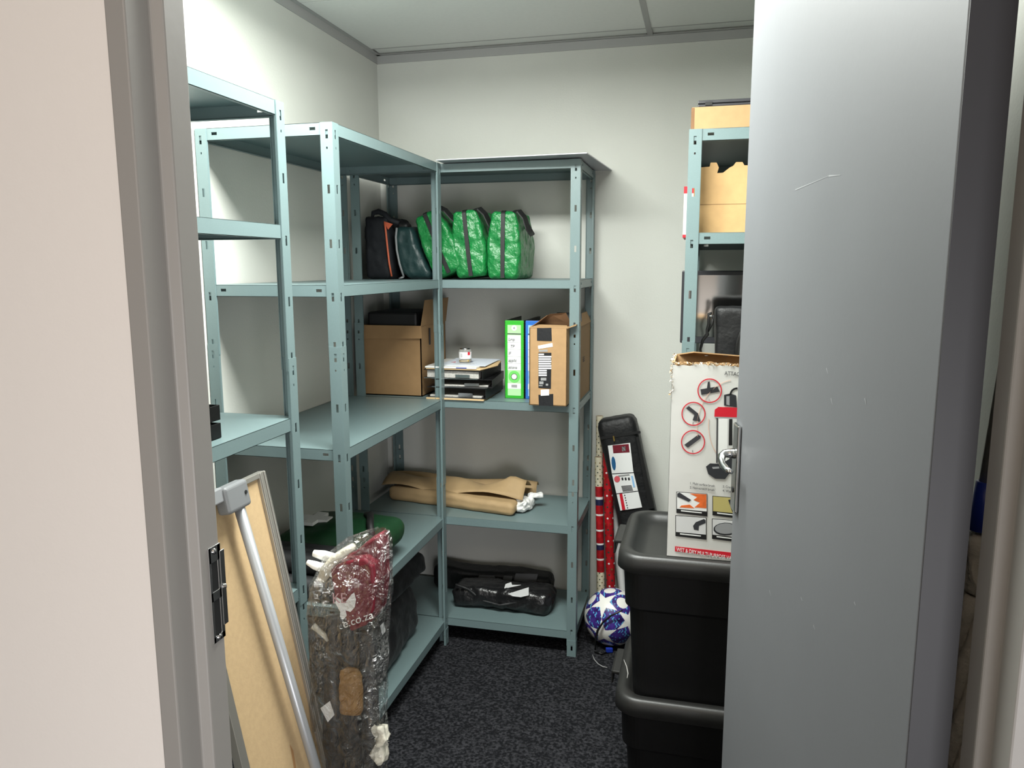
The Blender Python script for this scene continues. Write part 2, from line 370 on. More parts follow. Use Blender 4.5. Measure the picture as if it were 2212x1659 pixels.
# ------------------------------------------------------------------ shelving units
def hole_strip(b, O, U, wd, z0, z1, holes, m, n_out):
    """flat strip of width wd along U from O, z0..z1, with true rectangular openings"""
    U = V(U); O = V(O); hs = sorted(holes, key=lambda h: h[2])
    def q(u0, u1, a, c_):
        if u1-u0 < 1e-6 or c_-a < 1e-6: return
        t = V(n_out)*.0008; p = O+U*(u0+u1)/2+V((0, 0, (a+c_)/2))
        b.obox(p, (U, V(n_out), (0, 0, 1)), ((u1-u0)/2, .0008, (c_-a)/2), m)
    z = z0
    for u0, u1, a, c_ in hs:
        if a < z or c_ > z1: continue
        q(0, wd, z, a); q(0, u0, a, c_); q(u1, wd, a, c_); z = c_
    q(0, wd, z, z1)
PW = .036
def unit(label, x0, x1, y0, y1, tops, grp='grey-green steel shelving units'):
    H = 1.98
    t = thing('shelving_unit', ((x0+x1)/2, (y0+y1)/2, 0), label, 'shelf unit')
    for cx, sx in ((x0, 1), (x1, -1)):
        for cy, sy in ((y0, 1), (y1, -1)):
            b = MB()
            secs = ((1.3255, H, 0), (.7, 1.358, .0014), (0.045, .725, 0), (0, .07, .0014))
            for z0, z1, e in secs:
                hs = [(PW*.36, PW*.58, z1-d-.012, z1-d+.012) for d in (.032, .18, .33, .48, .62) if z1-d-.02 > z0+.005]
                if z1-z0 > .2: hs.append((PW*.42, PW*.55, z1-.072, z1-.066))
                hole_strip(b, (cx-sx*e, cy-sy*e, 0), (sx, 0, 0), PW, z0, z1, hs, STEEL, (0, sy, 0))
                hole_strip(b, (cx-sx*e, cy-sy*e, 0), (0, sy, 0), PW, z0, z1, hs, STEEL, (sx, 0, 0))
                # returned lips
                b.box(cx+sx*(PW-.0008)-sx*e, cx+sx*(PW+.0008)-sx*e, cy-sy*e, cy+sy*.006, z0, z1, STEEL)
                b.box(cx-sx*e, cx+sx*.006, cy+sy*(PW-.0008)-sy*e, cy+sy*(PW+.0008)-sy*e, z0, z1, STEEL)
            b.build('post', t)
    for z in tops:
        a, b_, c_, d = x0+.0022, x1-.0022, y0+.0022, y1-.0022; hh = .034; b = MB()
        b.box(a, b_, c_, d, z-.0012, z, STEEL)
        # side flanges with slotted ends
        for yy, n_ in ((c_, (0, 1, 0)), (d, (0, -1, 0))):
            L = b_-a
            hole_strip_h(b, (a, yy, z-hh), (1, 0, 0), L, hh, n_)
            b.box(a, b_, yy, yy+(.012 if yy == c_ else -.012), z-hh, z-hh+.0012, STEEL)
        for xx, n_ in ((a, (1, 0, 0)), (b_, (-1, 0, 0))):
            hole_strip_h(b, (xx, c_, z-hh), (0, 1, 0), d-c_, hh, n_)
            b.box(xx, xx+(.012 if xx == a else -.012), c_, d, z-hh, z-hh+.0012, STEEL)
        b.build('shelf', t)
    return t
def hole_strip_h(b, O, U, L, hh, n_):
    O = V(O); U = V(U); n_ = V(n_)
    def q(u0, u1, a, c_):
        b.obox(O+U*(u0+u1)/2+n_*.0007+V((0, 0, (a+c_)/2)), (U, n_, (0, 0, 1)), ((u1-u0)/2, .0007, (c_-a)/2), STEEL)
    if L > .6: q(0, L, 0, hh); return
    h0, h1 = .050, .068
    q(0, h0, 0, hh); q(h0, h1, 0, hh*.42); q(h0, h1, hh*.66, hh); q(h1, L-h1, 0, hh)
    q(L-h1, L-h0, 0, hh*.42); q(L-h1, L-h0, hh*.66, hh); q(L-h0, L, 0, hh)
TL = (.108, .556, 1.052, 1.534, 1.98)
TN = (.10, .748, 1.205, 1.688, 1.98)
XF = .437
unit('grey-green steel shelf unit along left wall nearest the corner', .004, XF, -1.324, -.427, TL)
unit('grey-green steel shelf unit along back wall holding green bags and files', .055, .986, -.4255, -.025, TL)
unit('grey-green steel shelf unit at far left, partly hidden by the door frame', .004, XF, -2.476, -1.576, TN)
unit('grey-green steel shelf unit at right, mostly hidden by the open door', 1.388, 1.83, -.95, -.05, (.10, .748, 1.205, 1.683, 1.98))

# loose sheet on the back unit
a = at('Z', 1.985, 925, 346); q = [V((.445, -.497, 1.982)), V((1.023, -.517, 1.984)), V((1.053, -.005, 1.984)), V((.445, -.005, 1.982))]
b = MB().prism([p for p in q], (0, 0, .004), mat('grey_sheet', (190, 190, 196), .3, .3))
tag(b.build('plastic_sheet', bevel=.001), 'thin pale grey sheet lying loose on top of the back shelf unit', 'sheet')

# ------------------------------------------------------------------ green bags
def bag_fn(w_, top=.66):
    def f(x, y, z):
        h = z/.265
        k = .84+.16*math.sin(min(1, h*1.5)*math.pi/2) if h < .45 else 1-(1-top)*((h-.45)/.55)**1.3
        return (x*k, y*(1-.10*h*h), z)
    return f
def green_bag():
    t = thing('zip_bag', (0, 0, 0), '', 'bag')
    f = bag_fn(.125)
    soft_build(soft((.145, .29, .265), 34, .018, .0052, 14, f, GREENF, 3), 'body', t)
    # zip tape down the narrow side
    L = []; R_ = []
    for i in range(15):
        z = .006+.25*i/14; d = 0
        p = V(f(0, -.149, z)); L.append(p+V((-.008, 0, 0))); R_.append(p+V((.008, 0, 0)))
    b = MB()
    for i in range(14):
        b.prism([L[i], R_[i], R_[i+1], L[i+1]], (0, .006, 0), BLK)
    # over the top
    tp = [V((0, -.137, .258)), V((0, -.12, .266)), V((0, .1, .266))]
    for i in range(2): b.prism([tp[i]+V((-.008, 0, 0)), tp[i]+V((.008, 0, 0)), tp[i+1]+V((.008, 0, 0)), tp[i+1]+V((-.008, 0, 0))], (0, .001, -.004), BLK)
    b.build('zip', t, weld=True)
    b = MB(); pts = [V((.030, -.10, .262)), V((.058, -.12, .262)), V((.082, -.125, .235)), V((.094, -.12, .195)), V((.103, -.11, .178)), V((.10, -.06, .17)), V((.05, .05, .22))]
    for i in range(len(pts)-1):
        d = V((.004, .016, .004)); b.prism([pts[i]-d, pts[i]+d, pts[i+1]+d, pts[i+1]-d], (.003, 0, .004), BLK)
    b.build('strap', t)
    return t
g0 = green_bag()
ZB = 1.5345
specs = [(.680, 0, 'upright green zip bag on the top open bay, rightmost of the three'),
         (.552, -7, 'green zip bag leaning slightly left, the middle one of three'),
         (.462, -24, 'green zip bag leaning hard left behind the corner post')]
for i, (x, ang, lab) in enumerate(specs):
    o = g0 if i == 0 else copy_tree(g0)
    o.location = (x, -.262, ZB+(.0 if i == 0 else .002+abs(math.sin(math.radians(ang)))*.047)); o.rotation_euler = (0, math.radians(ang), 0)
    o['label'] = lab; o['group'] = 'green zip bags on the shelf'
# dark teal bag with grey zip
t = thing('cool_bag', (.325, -.25, ZB), 'dark teal bag with a curved grey zip beside the leaning green bag', 'bag')
xf = Matrix.Translation((.325, -.25, ZB))
soft_build(soft((.13, .27, .215), 24, .03, .006, 16, lambda x, y, z: (x*(1-.45*(z/.215)**2)-.30*z-.02*math.sin(z*14), y, z), TEALF, 5, xf=xf), 'body', t)
zp = [at('Y', -.395, *p) for p in ((857, 492), (855, 512), (857, 540), (863, 570), (872, 598))]
MB().tube(zp, .0045, GREYZ, 8).build('zip', t, smooth=True)
MB().tube([zp[-1], at('Y', -.395, 862, 602)], .004, GREYZ, 8).build('zip_puller', t, smooth=True)
soft_build(soft((.05, .06, .035), 8, .015, .004, 20, None, BLK, 2, xf=Matrix.Translation((.245, -.33, ZB+.195))), 'handle', t)
# navy-black bag with orange piping
t = thing('shopping_bag', (.145, -.25, ZB), 'navy black cloth bag with orange edge piping in the dark corner of the shelf', 'bag')
soft_build(soft((.125, .26, .255), 22, .02, .005, 14, lambda x, y, z: (x*(1-.12*z/.25)-.05*z, y, z), NAVYF, 8, xf=Matrix.Translation((.148, -.25, ZB))), 'body', t)
zp = [at('Y', -.388, *p) for p in ((831, 480), (834, 505), (837, 535), (841, 570), (846, 597))]
MB().tube(zp, .004, ORANGE, 8).build('piping', t, smooth=True)
MB().prism([at('Y', -.384, *p) for p in ((829, 478), (848, 484), (838, 496))], (0, .004, 0), ORANGE).build('corner_patch', t)
MB().tube([at('Y', -.36, *p) for p in ((804, 470), (806, 460), (818, 457), (832, 463), (842, 476), (862, 482))], [.006, .01, .012, .012, .012, .01], NAVYF, 8).build('handle', t, smooth=True)

# ------------------------------------------------------------------ cartons
def carton(t, x0, x1, y0, y1, z0, z1, m, th=.004, inside=CARDD):
    b = MB()
    b.box(x0, x1, y0, y0+th, z0, z1, m); b.box(x0, x1, y1-th, y1, z0, z1, m)
    b.box(x0, x0+th, y0, y1, z0, z1, m); b.box(x1-th, x1, y0, y1, z0, z1, m); b.box(x0, x1, y0, y1, z0, z0+th, m)
    return b.build('body', t)
ZS = 1.0525
t = thing('cardboard_box', (.2, -.24, ZS), 'large open cardboard box in the shelf corner with a flap standing up', 'box')
carton(t, .065, .328, -.388, -.08, ZS, 1.345, mat('brown_cardboard', (150, 118, 80), .8, var=(30, .05)))
BC = MATS['brown_cardboard']
MB().prism([(.062, -.391, 1.346), (.331, -.391, 1.346), (.335, -.398, 1.295), (.055, -.402, 1.290)], (0, .003, 0), BC).build('flap', t)
MB().prism([(.328, -.388, 1.345), (.328, -.08, 1.345), (.342, -.08, 1.45), (.340, -.37, 1.45)], (.003, 0, 0), BC).build('flap', t)
MB().box(.331, .3325, -.30, -.285, 1.26, 1.33, INK).build('printed_mark', t)
tag(MB().box(.085, .305, -.37, -.11, 1.15, 1.40, BLK).build('black_case', bevel=.01), 'plain black case poking out of the open cardboard box in the corner', 'case')

t = thing('file_box', (.9, -.21, ZS), 'tall brown cardboard box behind the small taped box on the third shelf', 'box')
carton(t, .862, .978, -.352, -.06, ZS, 1.35, mat('brown_cardboard', (150, 118, 80)))
MB().prism([(.978, -.352, 1.35), (.978, -.06, 1.35), (.962, -.08, 1.395), (.955, -.33, 1.39)], (.003, 0, 0), BC).build('flap', t)
MB().prism([(.862, -.30, 1.35), (.978, -.30, 1.35), (.97, -.26, 1.40), (.87, -.26, 1.40)], (0, .003, 0), mat('grey_card', (70, 72, 74), .7)).build('flap', t)
text('ELE', .03, (.9795, -.27, 1.20), (0, 1, 0), (0, 0, 1), INK, t)

t = thing('parcel_box', (.875, -.42, ZS), 'small brown cardboard box with black tape strips overhanging the shelf edge', 'box')
x0, x1, y0, y1, z1 = .802, .95, -.474, -.356, 1.352
o = carton(t, x0, x1, y0, y1, ZS, z1, CARD)
MB().prism([(x0, y1, z1), (x1, y1, z1), (x1-.02, y1-.035, z1+.055), (x0+.065, y1-.04, z1+.05)], (0, -.003, 0), CARDD).build('flap', t)
MB().prism([(x0, y0, z1), (x0, y1, z1), (x0+.06, y1-.01, z1+.045), (x0+.055, y0+.07, z1+.045)], (.003, 0, 0), CARDD).build('flap', t)
MB().prism([(x0, y0, z1+.001), (x1, y0, z1+.001), (x1-.01, y0+.045, z1+.006), (x0+.01, y0+.05, z1+.008)], (0, 0, .003), CARD).build('flap', t)
MB().prism([(x1, y0, z1), (x1, y1, z1), (x1+.03, y1, z1+.015), (x1+.03, y0+.02, z1+.01)], (0, 0, .003), CARD).build('flap', t)
def onY(y, pts): return [at('Y', y, *p) for p in pts]
b = MB(); b.prism(onY(y0-.0012, ((1160, 709), (1191, 708), (1192, 737), (1160, 736))), (0, .001, 0), TAPE); b.build('tape', t); b = MB()
b.prism(onY(y0-.0012, ((1163, 853), (1195, 851), (1195, 877), (1164, 876))), (0, .001, 0), TAPE)
b.build('tape', t)
b = MB(); b.prism(onY(y0-.0012, ((1162, 747), (1193, 741), (1194, 749), (1163, 754))), (0, .001, 0), WHITE); b.build('sticker', t); b = MB()
b.prism(onY(y0-.0024, ((1168, 842), (1186, 841), (1186, 854), (1168, 855))), (0, .001, 0), WHITE)
b.build('sticker', t)
b = MB(); b.prism(onY(y0-.0012, ((1163, 762), (1191, 762), (1190, 840), (1163, 838))), (0, .001, 0), TAPE)
yy = 764
for i in range(10):
    w_ = (12, 28, 27, 28, 27, 28, 28, 18, 18, 18)[i]
    b.prism(onY(y0-.0018, ((1163.5, yy), (1163+w_, yy), (1163+w_, yy+3.2), (1163.5, yy+3.2))), (0, .0005, 0), WHITE); yy += 5
for (xa, ya, xb, yb) in ((1168, 816, 1180, 822), (1165, 824, 1174, 830), (1164, 832, 1172, 834), (1179, 829, 1184, 833)):
    b.prism(onY(y0-.0018, ((xa, ya), (xb, ya), (xb, yb), (xa, yb))), (0, .0005, 0), LABELG)
b.prism(onY(y0-.0014, ((1164, 756), (1183, 755), (1183, 760), (1164, 760))), (0, .0005, 0), LABELG)
b.build('shipping_label', t)

# ------------------------------------------------------------------ lever arch files standing
def arch_file(x0, x1, y0, m, ml, label, rows, full=True):
    t = thing('lever_arch_file', ((x0+x1)/2, y0+.14, ZS), label, 'file')
    z0, z1, d = ZS, ZS+.318, .285
    b = MB(); b.box(x0, x0+.003, y0, y0+d, z0, z1, BINDER); b.box(x1-.003, x1, y0, y0+d, z0, z1, BINDER); b.build('cover', t)
    MB().box(x0, x1, y0, y0+.003, z0, z1, m).build('spine', t, bevel=.0012)
    MB().box(x0+.012, x1-.02, y0+.03, y0+d-.02, z0+.006, z1-.02, PAPERE).build('papers', t)
    w_ = x1-x0; a, c_ = x0+w_*.15, x1-w_*.17
    b = MB(); f = y0-.0008
    b.box(a, c_, f, y0, z0+.012, z0+.300, ml)
    b.box(a+.001, c_-.001, f-.0006, f, z1-.135-.011-.011, z1-.060, WHITE)
    b.box(a, c_, f-.0008, f, z0+.116, z1-.060, WHITE)
    for i in range(1, 5):
        z = z0+.116+(z1-.060-z0-.116)*i/5; b.box(a, c_, f-.0012, f-.0008, z-.0006, z+.0006, LABELG)
    b.box(a, c_, f-.0008, f, z0+.04, z0+.062, WHITE); b.box((a+c_)/2-.012, (a+c_)/2+.012, f-.0012, f-.0008, z0+.045, z0+.057, LABELG)
    b.box(a, c_, f-.0008, f, z1-.056, z1-.052, INK)
    b.build('spine_label', t)
    zc_ = z0+.09; n = 24; cx = (a+c_)/2
    r1 = [V((cx+.024*math.cos(2*math.pi*k/n), f-.0012, zc_+.024*math.sin(2*math.pi*k/n))) for k in range(n)]
    r2 = [V((cx+.013*math.cos(2*math.pi*k/n), f-.0018, zc_+.013*math.sin(2*math.pi*k/n))) for k in range(n)]
    r3 = [V((cx+.0105*math.cos(2*math.pi*k/n), f-.0022, zc_+.0105*math.sin(2*math.pi*k/n))) for k in range(n)]
    b = MB(); b.prism(r1, (0, .0005, 0), mat('mid_print_'+m.name, (110, 205, 100) if m is GREENP else (90, 150, 220), .4)); b.prism(r2, (0, .0008, 0), CHROME); b.prism(r3, (0, .0008, 0), WHITEP)
    b.build('finger_ring', t)
    b = MB(); r1 = [V((cx+.011*math.cos(2*math.pi*k/n), f-.0006, z1-.03+.011*math.sin(2*math.pi*k/n))) for k in range(n)]; b.prism(r1, (0, .0004, 0), WHITE); b.build('badge', t)
    text('4', .014, (cx-.004, f-.0008, z1-.035), (1, 0, 0), (0, 0, 1), INK, t)
    for i, s in enumerate(rows):
        text(s, .0175, (a+.003, f-.0012, z1-.060-.0284*(i+.78)), (1, 0, 0), (0, 0, 1), INK, t, shear=.2, sx=.86)
    return t
arch_file(.671, .752, -.343, GREENP, GREENL, 'bright green lever arch file with handwritten white spine label', ['Lmp', '  TP', 'IF', 'applic', 'ations'])
arch_file(.756, .836, -.343, BLUEP, BLUEL, 'blue lever arch file standing between the green file and the small box', [])

# ------------------------------------------------------------------ stack of lying binders
def lying_binder(cx, cy, z, ang, label, th=.04, pages=.6):
    t = thing('ring_binder', (0, 0, 0), label, 'binder', 'black binders lying in the stack')
    w_, d_ = .25, .27
    b = MB(); b.box(-w_/2, w_/2, -d_/2, d_/2, 0, .0025, BINDER); b.box(-w_/2, w_/2, -d_/2, d_/2, th-.0025, th, BINDER); b.build('cover', t)
    MB().box(w_/2-.002, w_/2+.001, -d_/2, d_/2, 0, th, BINDER).build('spine', t)
    MB().box(-w_/2+.01, w_/2-.02, -d_/2+.012, d_/2-.01, .003, .003+(th-.007)*pages, PAPERE).build('pages', t)
    b = MB(); b.box(-w_/2, w_/2-.02, -d_/2-.0012, -d_/2+.0005, 0, .0022, CHROME); b.box(.01, .07, -d_/2+.001, -d_/2+.006, .006, th*.5, CHROME); b.build('metal_edge', t)
    t.location = (cx, cy, z); t.rotation_euler = (0, 0, math.radians(ang)); return t
z = ZS
tag(MB().box(.362, .606, -.432, -.16, z, z+.006, MANILA).build('document_folder'), 'thin buff folder at the very bottom of the paper stack', 'folder'); z += .0065
lying_binder(.488, -.292, z, 0, 'black ring binder, bottom one of the three in the stack', .043, .15); z += .0435
lying_binder(.500, -.285, z, 5, 'black ring binder, middle one of the three, turned slightly', .034, .2); z += .0345
lying_binder(.478, -.290, z, -1, 'black ring binder stuffed with papers, top one of the three', .036, .95); z += .0365
b = MB()
b.prism([V((.360, -.425, z)), V((.590, -.425, z)), V((.63, -.30, z+.004)), V((.61, -.17, z+.004)), V((.365, -.17, z))], (0, 0, .006), MANILA)
tag(b.build('envelope', bevel=.002), 'buff manila envelope lying on the top black binder', 'envelope'); z += .0065
b = MB(); b.box(.358, .575, -.428, -.16, z, z+.006, WHITEP); b.box(.49, .535, -.4285, -.427, z+.001, z+.005, BLUE)
tag(b.build('plastic_wallet', bevel=.002), 'white plastic document wallet with a blue mark near the top of the stack', 'wallet'); z += .0062
t = thing('printed_sheet', (.5, -.28, z), 'white printed sheet on top of the stack under the jar', 'paper')
MB().box(.40, .60, -.385, -.14, z, z+.0012, mat('cool_white_paper', (222, 230, 240), .5)).build('page', t)
b = MB(); b.box(.47, .51, -.27, -.25, z+.0012, z+.0016, mat('navy_print', (60, 66, 110), .6))
for i in range(5): b.box(.45, .54-.01*(i % 3), -.30-.012*i, -.296-.012*i, z+.0012, z+.0016, LABELG)
b.poly([(.425, -.30, z+.0016), (.445, -.30, z+.0016), (.44, -.27, z+.0016)], RED); b.build('print', t); z += .0016
t = thing('glass_jar', (.486, -.29, z), 'small glass jar with white label and brass tacks on the paper stack', 'jar')
def lathe(pr, c, n=28):
    return [[V((c[0]+r*math.cos(2*math.pi*k/n), c[1]+r*math.sin(2*math.pi*k/n), c[2]+h)) for k in range(n)] for r, h in pr]
MB().loft(lathe([(.024, 0), (.0265, .004), (.0265, .050), (.0255, .055)], (.486, -.29, z)), GLASS).build('glass', t, smooth=True)
MB().loft(lathe([(.0268, .018), (.0268, .046)], (.486, -.29, z)), WHITE, False, False).build('jar_label', t, smooth=True)
b = MB()
for k in range(3):
    a0 = math.radians(-50+k*8); a1 = a0+.15
    b.poly([(.486+.0271*math.cos(a), -.29+.0271*math.sin(a), z+h) for a, h in ((a0, .033), (a1, .033), (a1, .046), (a0, .046))], RED)
b.build('red_print', t); b = MB()
for k in range(4):
    a0 = math.radians(-115+k*5.5); a1 = a0+.05
    b.poly([(.486+.0271*math.cos(a), -.29+.0271*math.sin(a), z+h) for a, h in ((a0, .024), (a1, .024), (a1, .040), (a0, .040))], LABELG)
b.build('label_print', t)
soft_build(soft((.044, .044, .012), 10, .006, .004, 60, None, GOLD, 1, xf=Matrix.Translation((.486, -.29, z+.002))), 'tacks', t)['kind'] = 'stuff'
MB().loft(lathe([(.020, .0), (.021, .002), (.021, .006), (.018, .007)], (.486, -.29, z+.0545)), CHROME).build('lid', t, smooth=True)

# ------------------------------------------------------------------ brown paper wrap on the second shelf
ZP = .5565
t = thing('paper_packaging', (.42, -.23, ZP), 'folded brown packing paper with white foam sticking out of its right end', 'packaging')
def kf(x, y, z):
    u = (x+.31)/.62
    return (x, y*(1-.25*(1-u)) + .02*(1-u)*0, z*(1+.25*math.sin(u*5)*.3))
def kx(ang, loc): return Matrix.Translation(loc) @ Matrix.Rotation(math.radians(ang), 4, 'Z')
soft_build(soft((.615, .17, .062), 44, .024, .006, 9, kf, KRAFT, 4, xf=kx(-8, (.42, -.25, ZP))), 'lower_fold', t)
b = MB()     # upper loose sheet with raised point
N = 26; rows = []
for i in range(N+1):
    u = i/N; x = .08+.66*u; row = []
    for jj in range(9):
        v = jj/8; y = -.315-.06*u+.05+v*(.20-.03*u)
        h = .066+.03*math.sin(v*math.pi)*(.6+.4*math.sin(u*6))+.012*math.sin(u*11+v*3)
        pk = max(0, 1-abs(u-.90)/.22)*max(0, 1-abs(v-.45)/.55); h += .085*pk*(1 if v > .3 else .8)
        row.append(V((x, y, ZP+h-.012*v*0)))
    rows.append(row)
b.loft(rows, KRAFT, False, False, closed=False)
b.build('upper_fold', t, smooth=True, solid=.0015)
b = MB(); rows = []
for i in range(21):
    u = i/20; x = .06+.70*u; rows.append([V((x, -.12-.03*u+.06*v, ZP+.03+.05*math.sin(math.pi*v*.8)+.008*math.sin(u*9))) for v in (0, .25, .5, .75, 1)])
b.loft(rows, KRAFT, False, False, closed=False); b.build('rear_fold', t, smooth=True, solid=.0015)
soft_build(soft((.06, .13, .055), 16, .02, .014, 26, None, WHITEP, 6, xf=kx(-10, (.735, -.27, ZP+.003))), 'foam_sheet', t)
soft_build(soft((.07, .035, .022), 12, .01, .007, 30, None, WHITEP, 9, xf=kx(20, (.775, -.225, ZP+.045))), 'foam_sheet', t)

# ------------------------------------------------------------------ black holdalls on the bottom shelves
Z1 = .1085
t = thing('holdall', (.64, -.25, Z1), 'shiny black crumpled holdall at the front of the back unit bottom shelf', 'bag')
def hf(x, y, z): return (x, y*(1-.25*(z/.14)**2), z*(1+.10*math.sin(x*9+1))-.0)
soft_build(soft((.45, .17, .098), 50, .036, .012, 10, hf, BLACKS, 11, xf=kx(0, (.64, -.25, Z1))), 'body', t)
b = MB(); pts = [at('Y', -.33, *p) for p in ((985, 1262), (1010, 1275), (1040, 1300), (1080, 1307), (1120, 1303))]
b.tube([V((p.x, -.335+.02*abs(math.sin(i)), p.z)) for i, p in enumerate(pts)], .006, BLACKF, 8); b.build('strap', t, smooth=True)
MB().prism([at('Y', -.335, *p) for p in ((1098, 1283), (1142, 1269), (1142, 1286), (1125, 1290), (1108, 1288))], (0, .003, 0), WHITE).build('paper_tag', t)
MB().prism([at('Y', -.30, *p) for p in ((1089, 1271), (1092, 1262), (1104, 1258), (1106, 1264), (1125, 1264), (1092, 1271))], (0, .003, 0), WHITE).build('paper_tag', t)
t = thing('holdall', (.62, -.09, Z1), 'black holdall with grey sewn labels at the back of the bottom shelf', 'bag')
soft_build(soft((.56, .11, .104), 34, .025, .004, 12, lambda x, y, z: (x, y, z*(1.0+.05*math.sin(x*18))), BLACKF, 13, xf=kx(0, (.55, -.10, Z1))), 'body', t)
LG = mat('grey_sewn_label', (96, 97, 98), .7)
for pts in (((1030, 1253), (1035, 1243), (1068, 1244), (1071, 1254)), ((1086, 1254), (1088, 1244), (1107, 1245), (1105, 1254)), ((1110, 1254), (1114, 1239), (1162, 1240), (1157, 1262))):
    MB().prism([at('Y', -.161, *p) for p in pts], (0, .004, 0), LG).build('label_patch', t)
t = thing('holdall', (.22, -.82, Z1), 'black fabric holdall with a small white tag on the left unit bottom shelf', 'bag')
soft_build(soft((.32, .56, .21), 34, .05, .010, 9, lambda x, y, z: (x*(1-.15*(z/.2)**2), y, z*(1+.12*math.sin(y*7))), BLACKF, 17, xf=kx(3, (.225, -.84, Z1))), 'body', t)
MB().obox((.383, -.97, .318), ((0, 1, 0), (.25, 0, -1), (-1, 0, -.25)), (.014, .016, .0008), WHITE).build('paper_tag', t)
t = thing('holdall', (.2, -.78, Z1+.2), 'soft black bag piled over the tagged holdall on the left bottom shelf', 'bag')
soft_build(soft((.34, .62, .17), 26, .05, .012, 8, lambda x, y, z: (x*(1-.2*(z/.2)**2), y, z*(1-.45*(y+.31)/.62)), BLACKF, 19, xf=kx(0, (.2, -.75, Z1+.215))), 'body', t)

# ------------------------------------------------------------------ first aid bag and foam tubes on the left unit second shelf
t = thing('first_aid_bag', (.24, -.98, .66), 'dark green first aid bag with a white cross lying on black foam tubes', 'bag')
def df(x, y, z):
    r = math.hypot(x/.19, y/.15); return (x, y, z*(1+.25*(1-min(1, r))))
soft_build(soft((.37, .31, .10), 26, .045, .004, 10, df, GREEND, 21, xf=Matrix.Translation((.245, -.98, .597))), 'body', t)
b = MB(); cx, cy, cz = .155, -1.0, .7205
cr = [(-.02, -.055), (.02, -.055), (.02, -.02), (.055, -.02), (.055, .02), (.02, .02), (.02, .055), (-.02, .055), (-.02, .02), (-.055, .02), (-.055, -.02), (-.02, -.02)]
b.prism([(cx+p[0], cy+p[1]*1.05, cz) for p in cr], (0, 0, -.011), WHITE); b.build('white_cross', t)
MB().tube([(.30, -.90, .708), (.34, -.95, .728), (.37, -1.02, .72), (.395, -1.06, .68)], [.01, .012, .013, .012], BLK, 8).build('handle', t, smooth=True)
FOAM = mat('black_foam', (38, 38, 40), .55)
labs = ['black foam tube nearest the front on top of the others', 'black foam tube lying along the shelf, upper rear one', 'black foam tube under the front upper one', 'black foam tube, lower rear one of the four']
for i, (y, z, xe) in enumerate(((-1.235, .655, .40), (-1.185, .662, .425), (-1.27, .592, .38), (-1.205, .592, .41))):
    b = MB(); b.tube([(.03, y, z), (.1, y, z+.001), (xe-.02, y-.004, z), (xe, y-.006, z)], [.033, .034, .034, .026], FOAM, 18)
    tag(b.build('foam_tube', smooth=True), labs[i], 'foam tube', 'black foam tubes on the shelf')

# small black organiser on the far left unit
t = thing('desk_tray', (.36, -1.87, 1.2055), 'small stacked black plastic tray at the shelf edge beside the door frame', 'tray')
for k in range(2):
    z = 1.206+.041*k; b = MB(); b.box(.32, .399, -1.93, -1.845, z, z+.003, BLACKP)
    b.box(.396, .399, -1.93, -1.845, z, z+.034, BLACKP); b.box(.32, .399, -1.848, -1.845, z, z+.034, BLACKP); b.box(.32, .399, -1.93, -1.927, z, z+.034, BLACKP)
    for y in (-1.905, -1.88): b.box(.39, .4, y-.001, y+.001, z, z+.036, BLACKP)
    b.build('tier', t, bevel=.001)

# ------------------------------------------------------------------ flip-chart easel leaning against the left unit
t = thing('display_board', (.6, -1.95, 0), 'hardboard backed display board with grey metal frame leaning at the left shelves', 'board')
ztop = 1.12; k = .19; L = ztop/math.cos(math.atan(k))
dn_ = V((k, 0, -1)).normalized(); nn = V((1, 0, k)).normalized(); O = V((.462, 0, ztop)); YA, YB = -1.80, -2.095
LL = (ztop-.012)/abs(dn_.z)
def BPt(y, s, h): return V((O.x, y, O.z))+dn_*s+nn*h
def bar(b, ya, yb, s0, s1, h0, h1, m):
    c_ = BPt((ya+yb)/2, (s0+s1)/2, (h0+h1)/2); b.obox(c_, ((0, 1, 0), dn_, nn), (abs(yb-ya)/2, abs(s1-s0)/2, abs(h1-h0)/2), m)
b = MB(); bar(b, YB+.01, YA-.01, .01, LL-.01, .0, .006, MDF); b.build('panel', t)
b = MB()
bar(b, YA-.026, YA, 0, LL, -.006, .014, ALU); bar(b, YA-.009, YA-.003, .001, LL, .014, .017, ALU); bar(b, YA-.024, YA-.019, .001, LL, .014, .0165, ALU)
bar(b, YB, YB+.022, 0, LL, -.006, .014, ALU); bar(b, YB+.022, YA-.026, 0, .012, -.006, .014, ALU); bar(b, YB+.022, YA-.026, LL-.02, LL, -.006, .014, ALU)
b.build('frame', t, bevel=.0015)
st = MATS.get('stain') or mat('stain', (160, 120, 78), .8)
d1 = at('X', .58, 607, 1590)
b = MB(); pts = []
for (y_, s_) in ((-1.925, .60), (-1.918, .62), (-1.922, .66), (-1.932, .675), (-1.928, .64)): pts.append(BPt(y_, s_, .0064))
b.poly(pts, st); b.build('stain_mark', t)
b = MB(); b.tube([BPt(-1.952, .03, .036), BPt(-1.894, .68, .036), BPt(-1.856, LL-.02, .036)], .0115, TUBE, 20); b.build('support_tube', t, smooth=True)
b = MB(); bar(b, -2.0, -2.13, -.014, .016, .028, .044, TUBE); b.build('cross_rail', t, bevel=.003)
b = MB(); bar(b, -1.924, -2.004, -.012, .046, .020, .052, PLAST); b.build('corner_bracket', t, bevel=.008, seg=4)
b = MB(); b.tube([BPt(-1.94, .015, .052), BPt(-1.94, .015, .054)], .004, DARK, 10); b.build('bracket_screw', t)

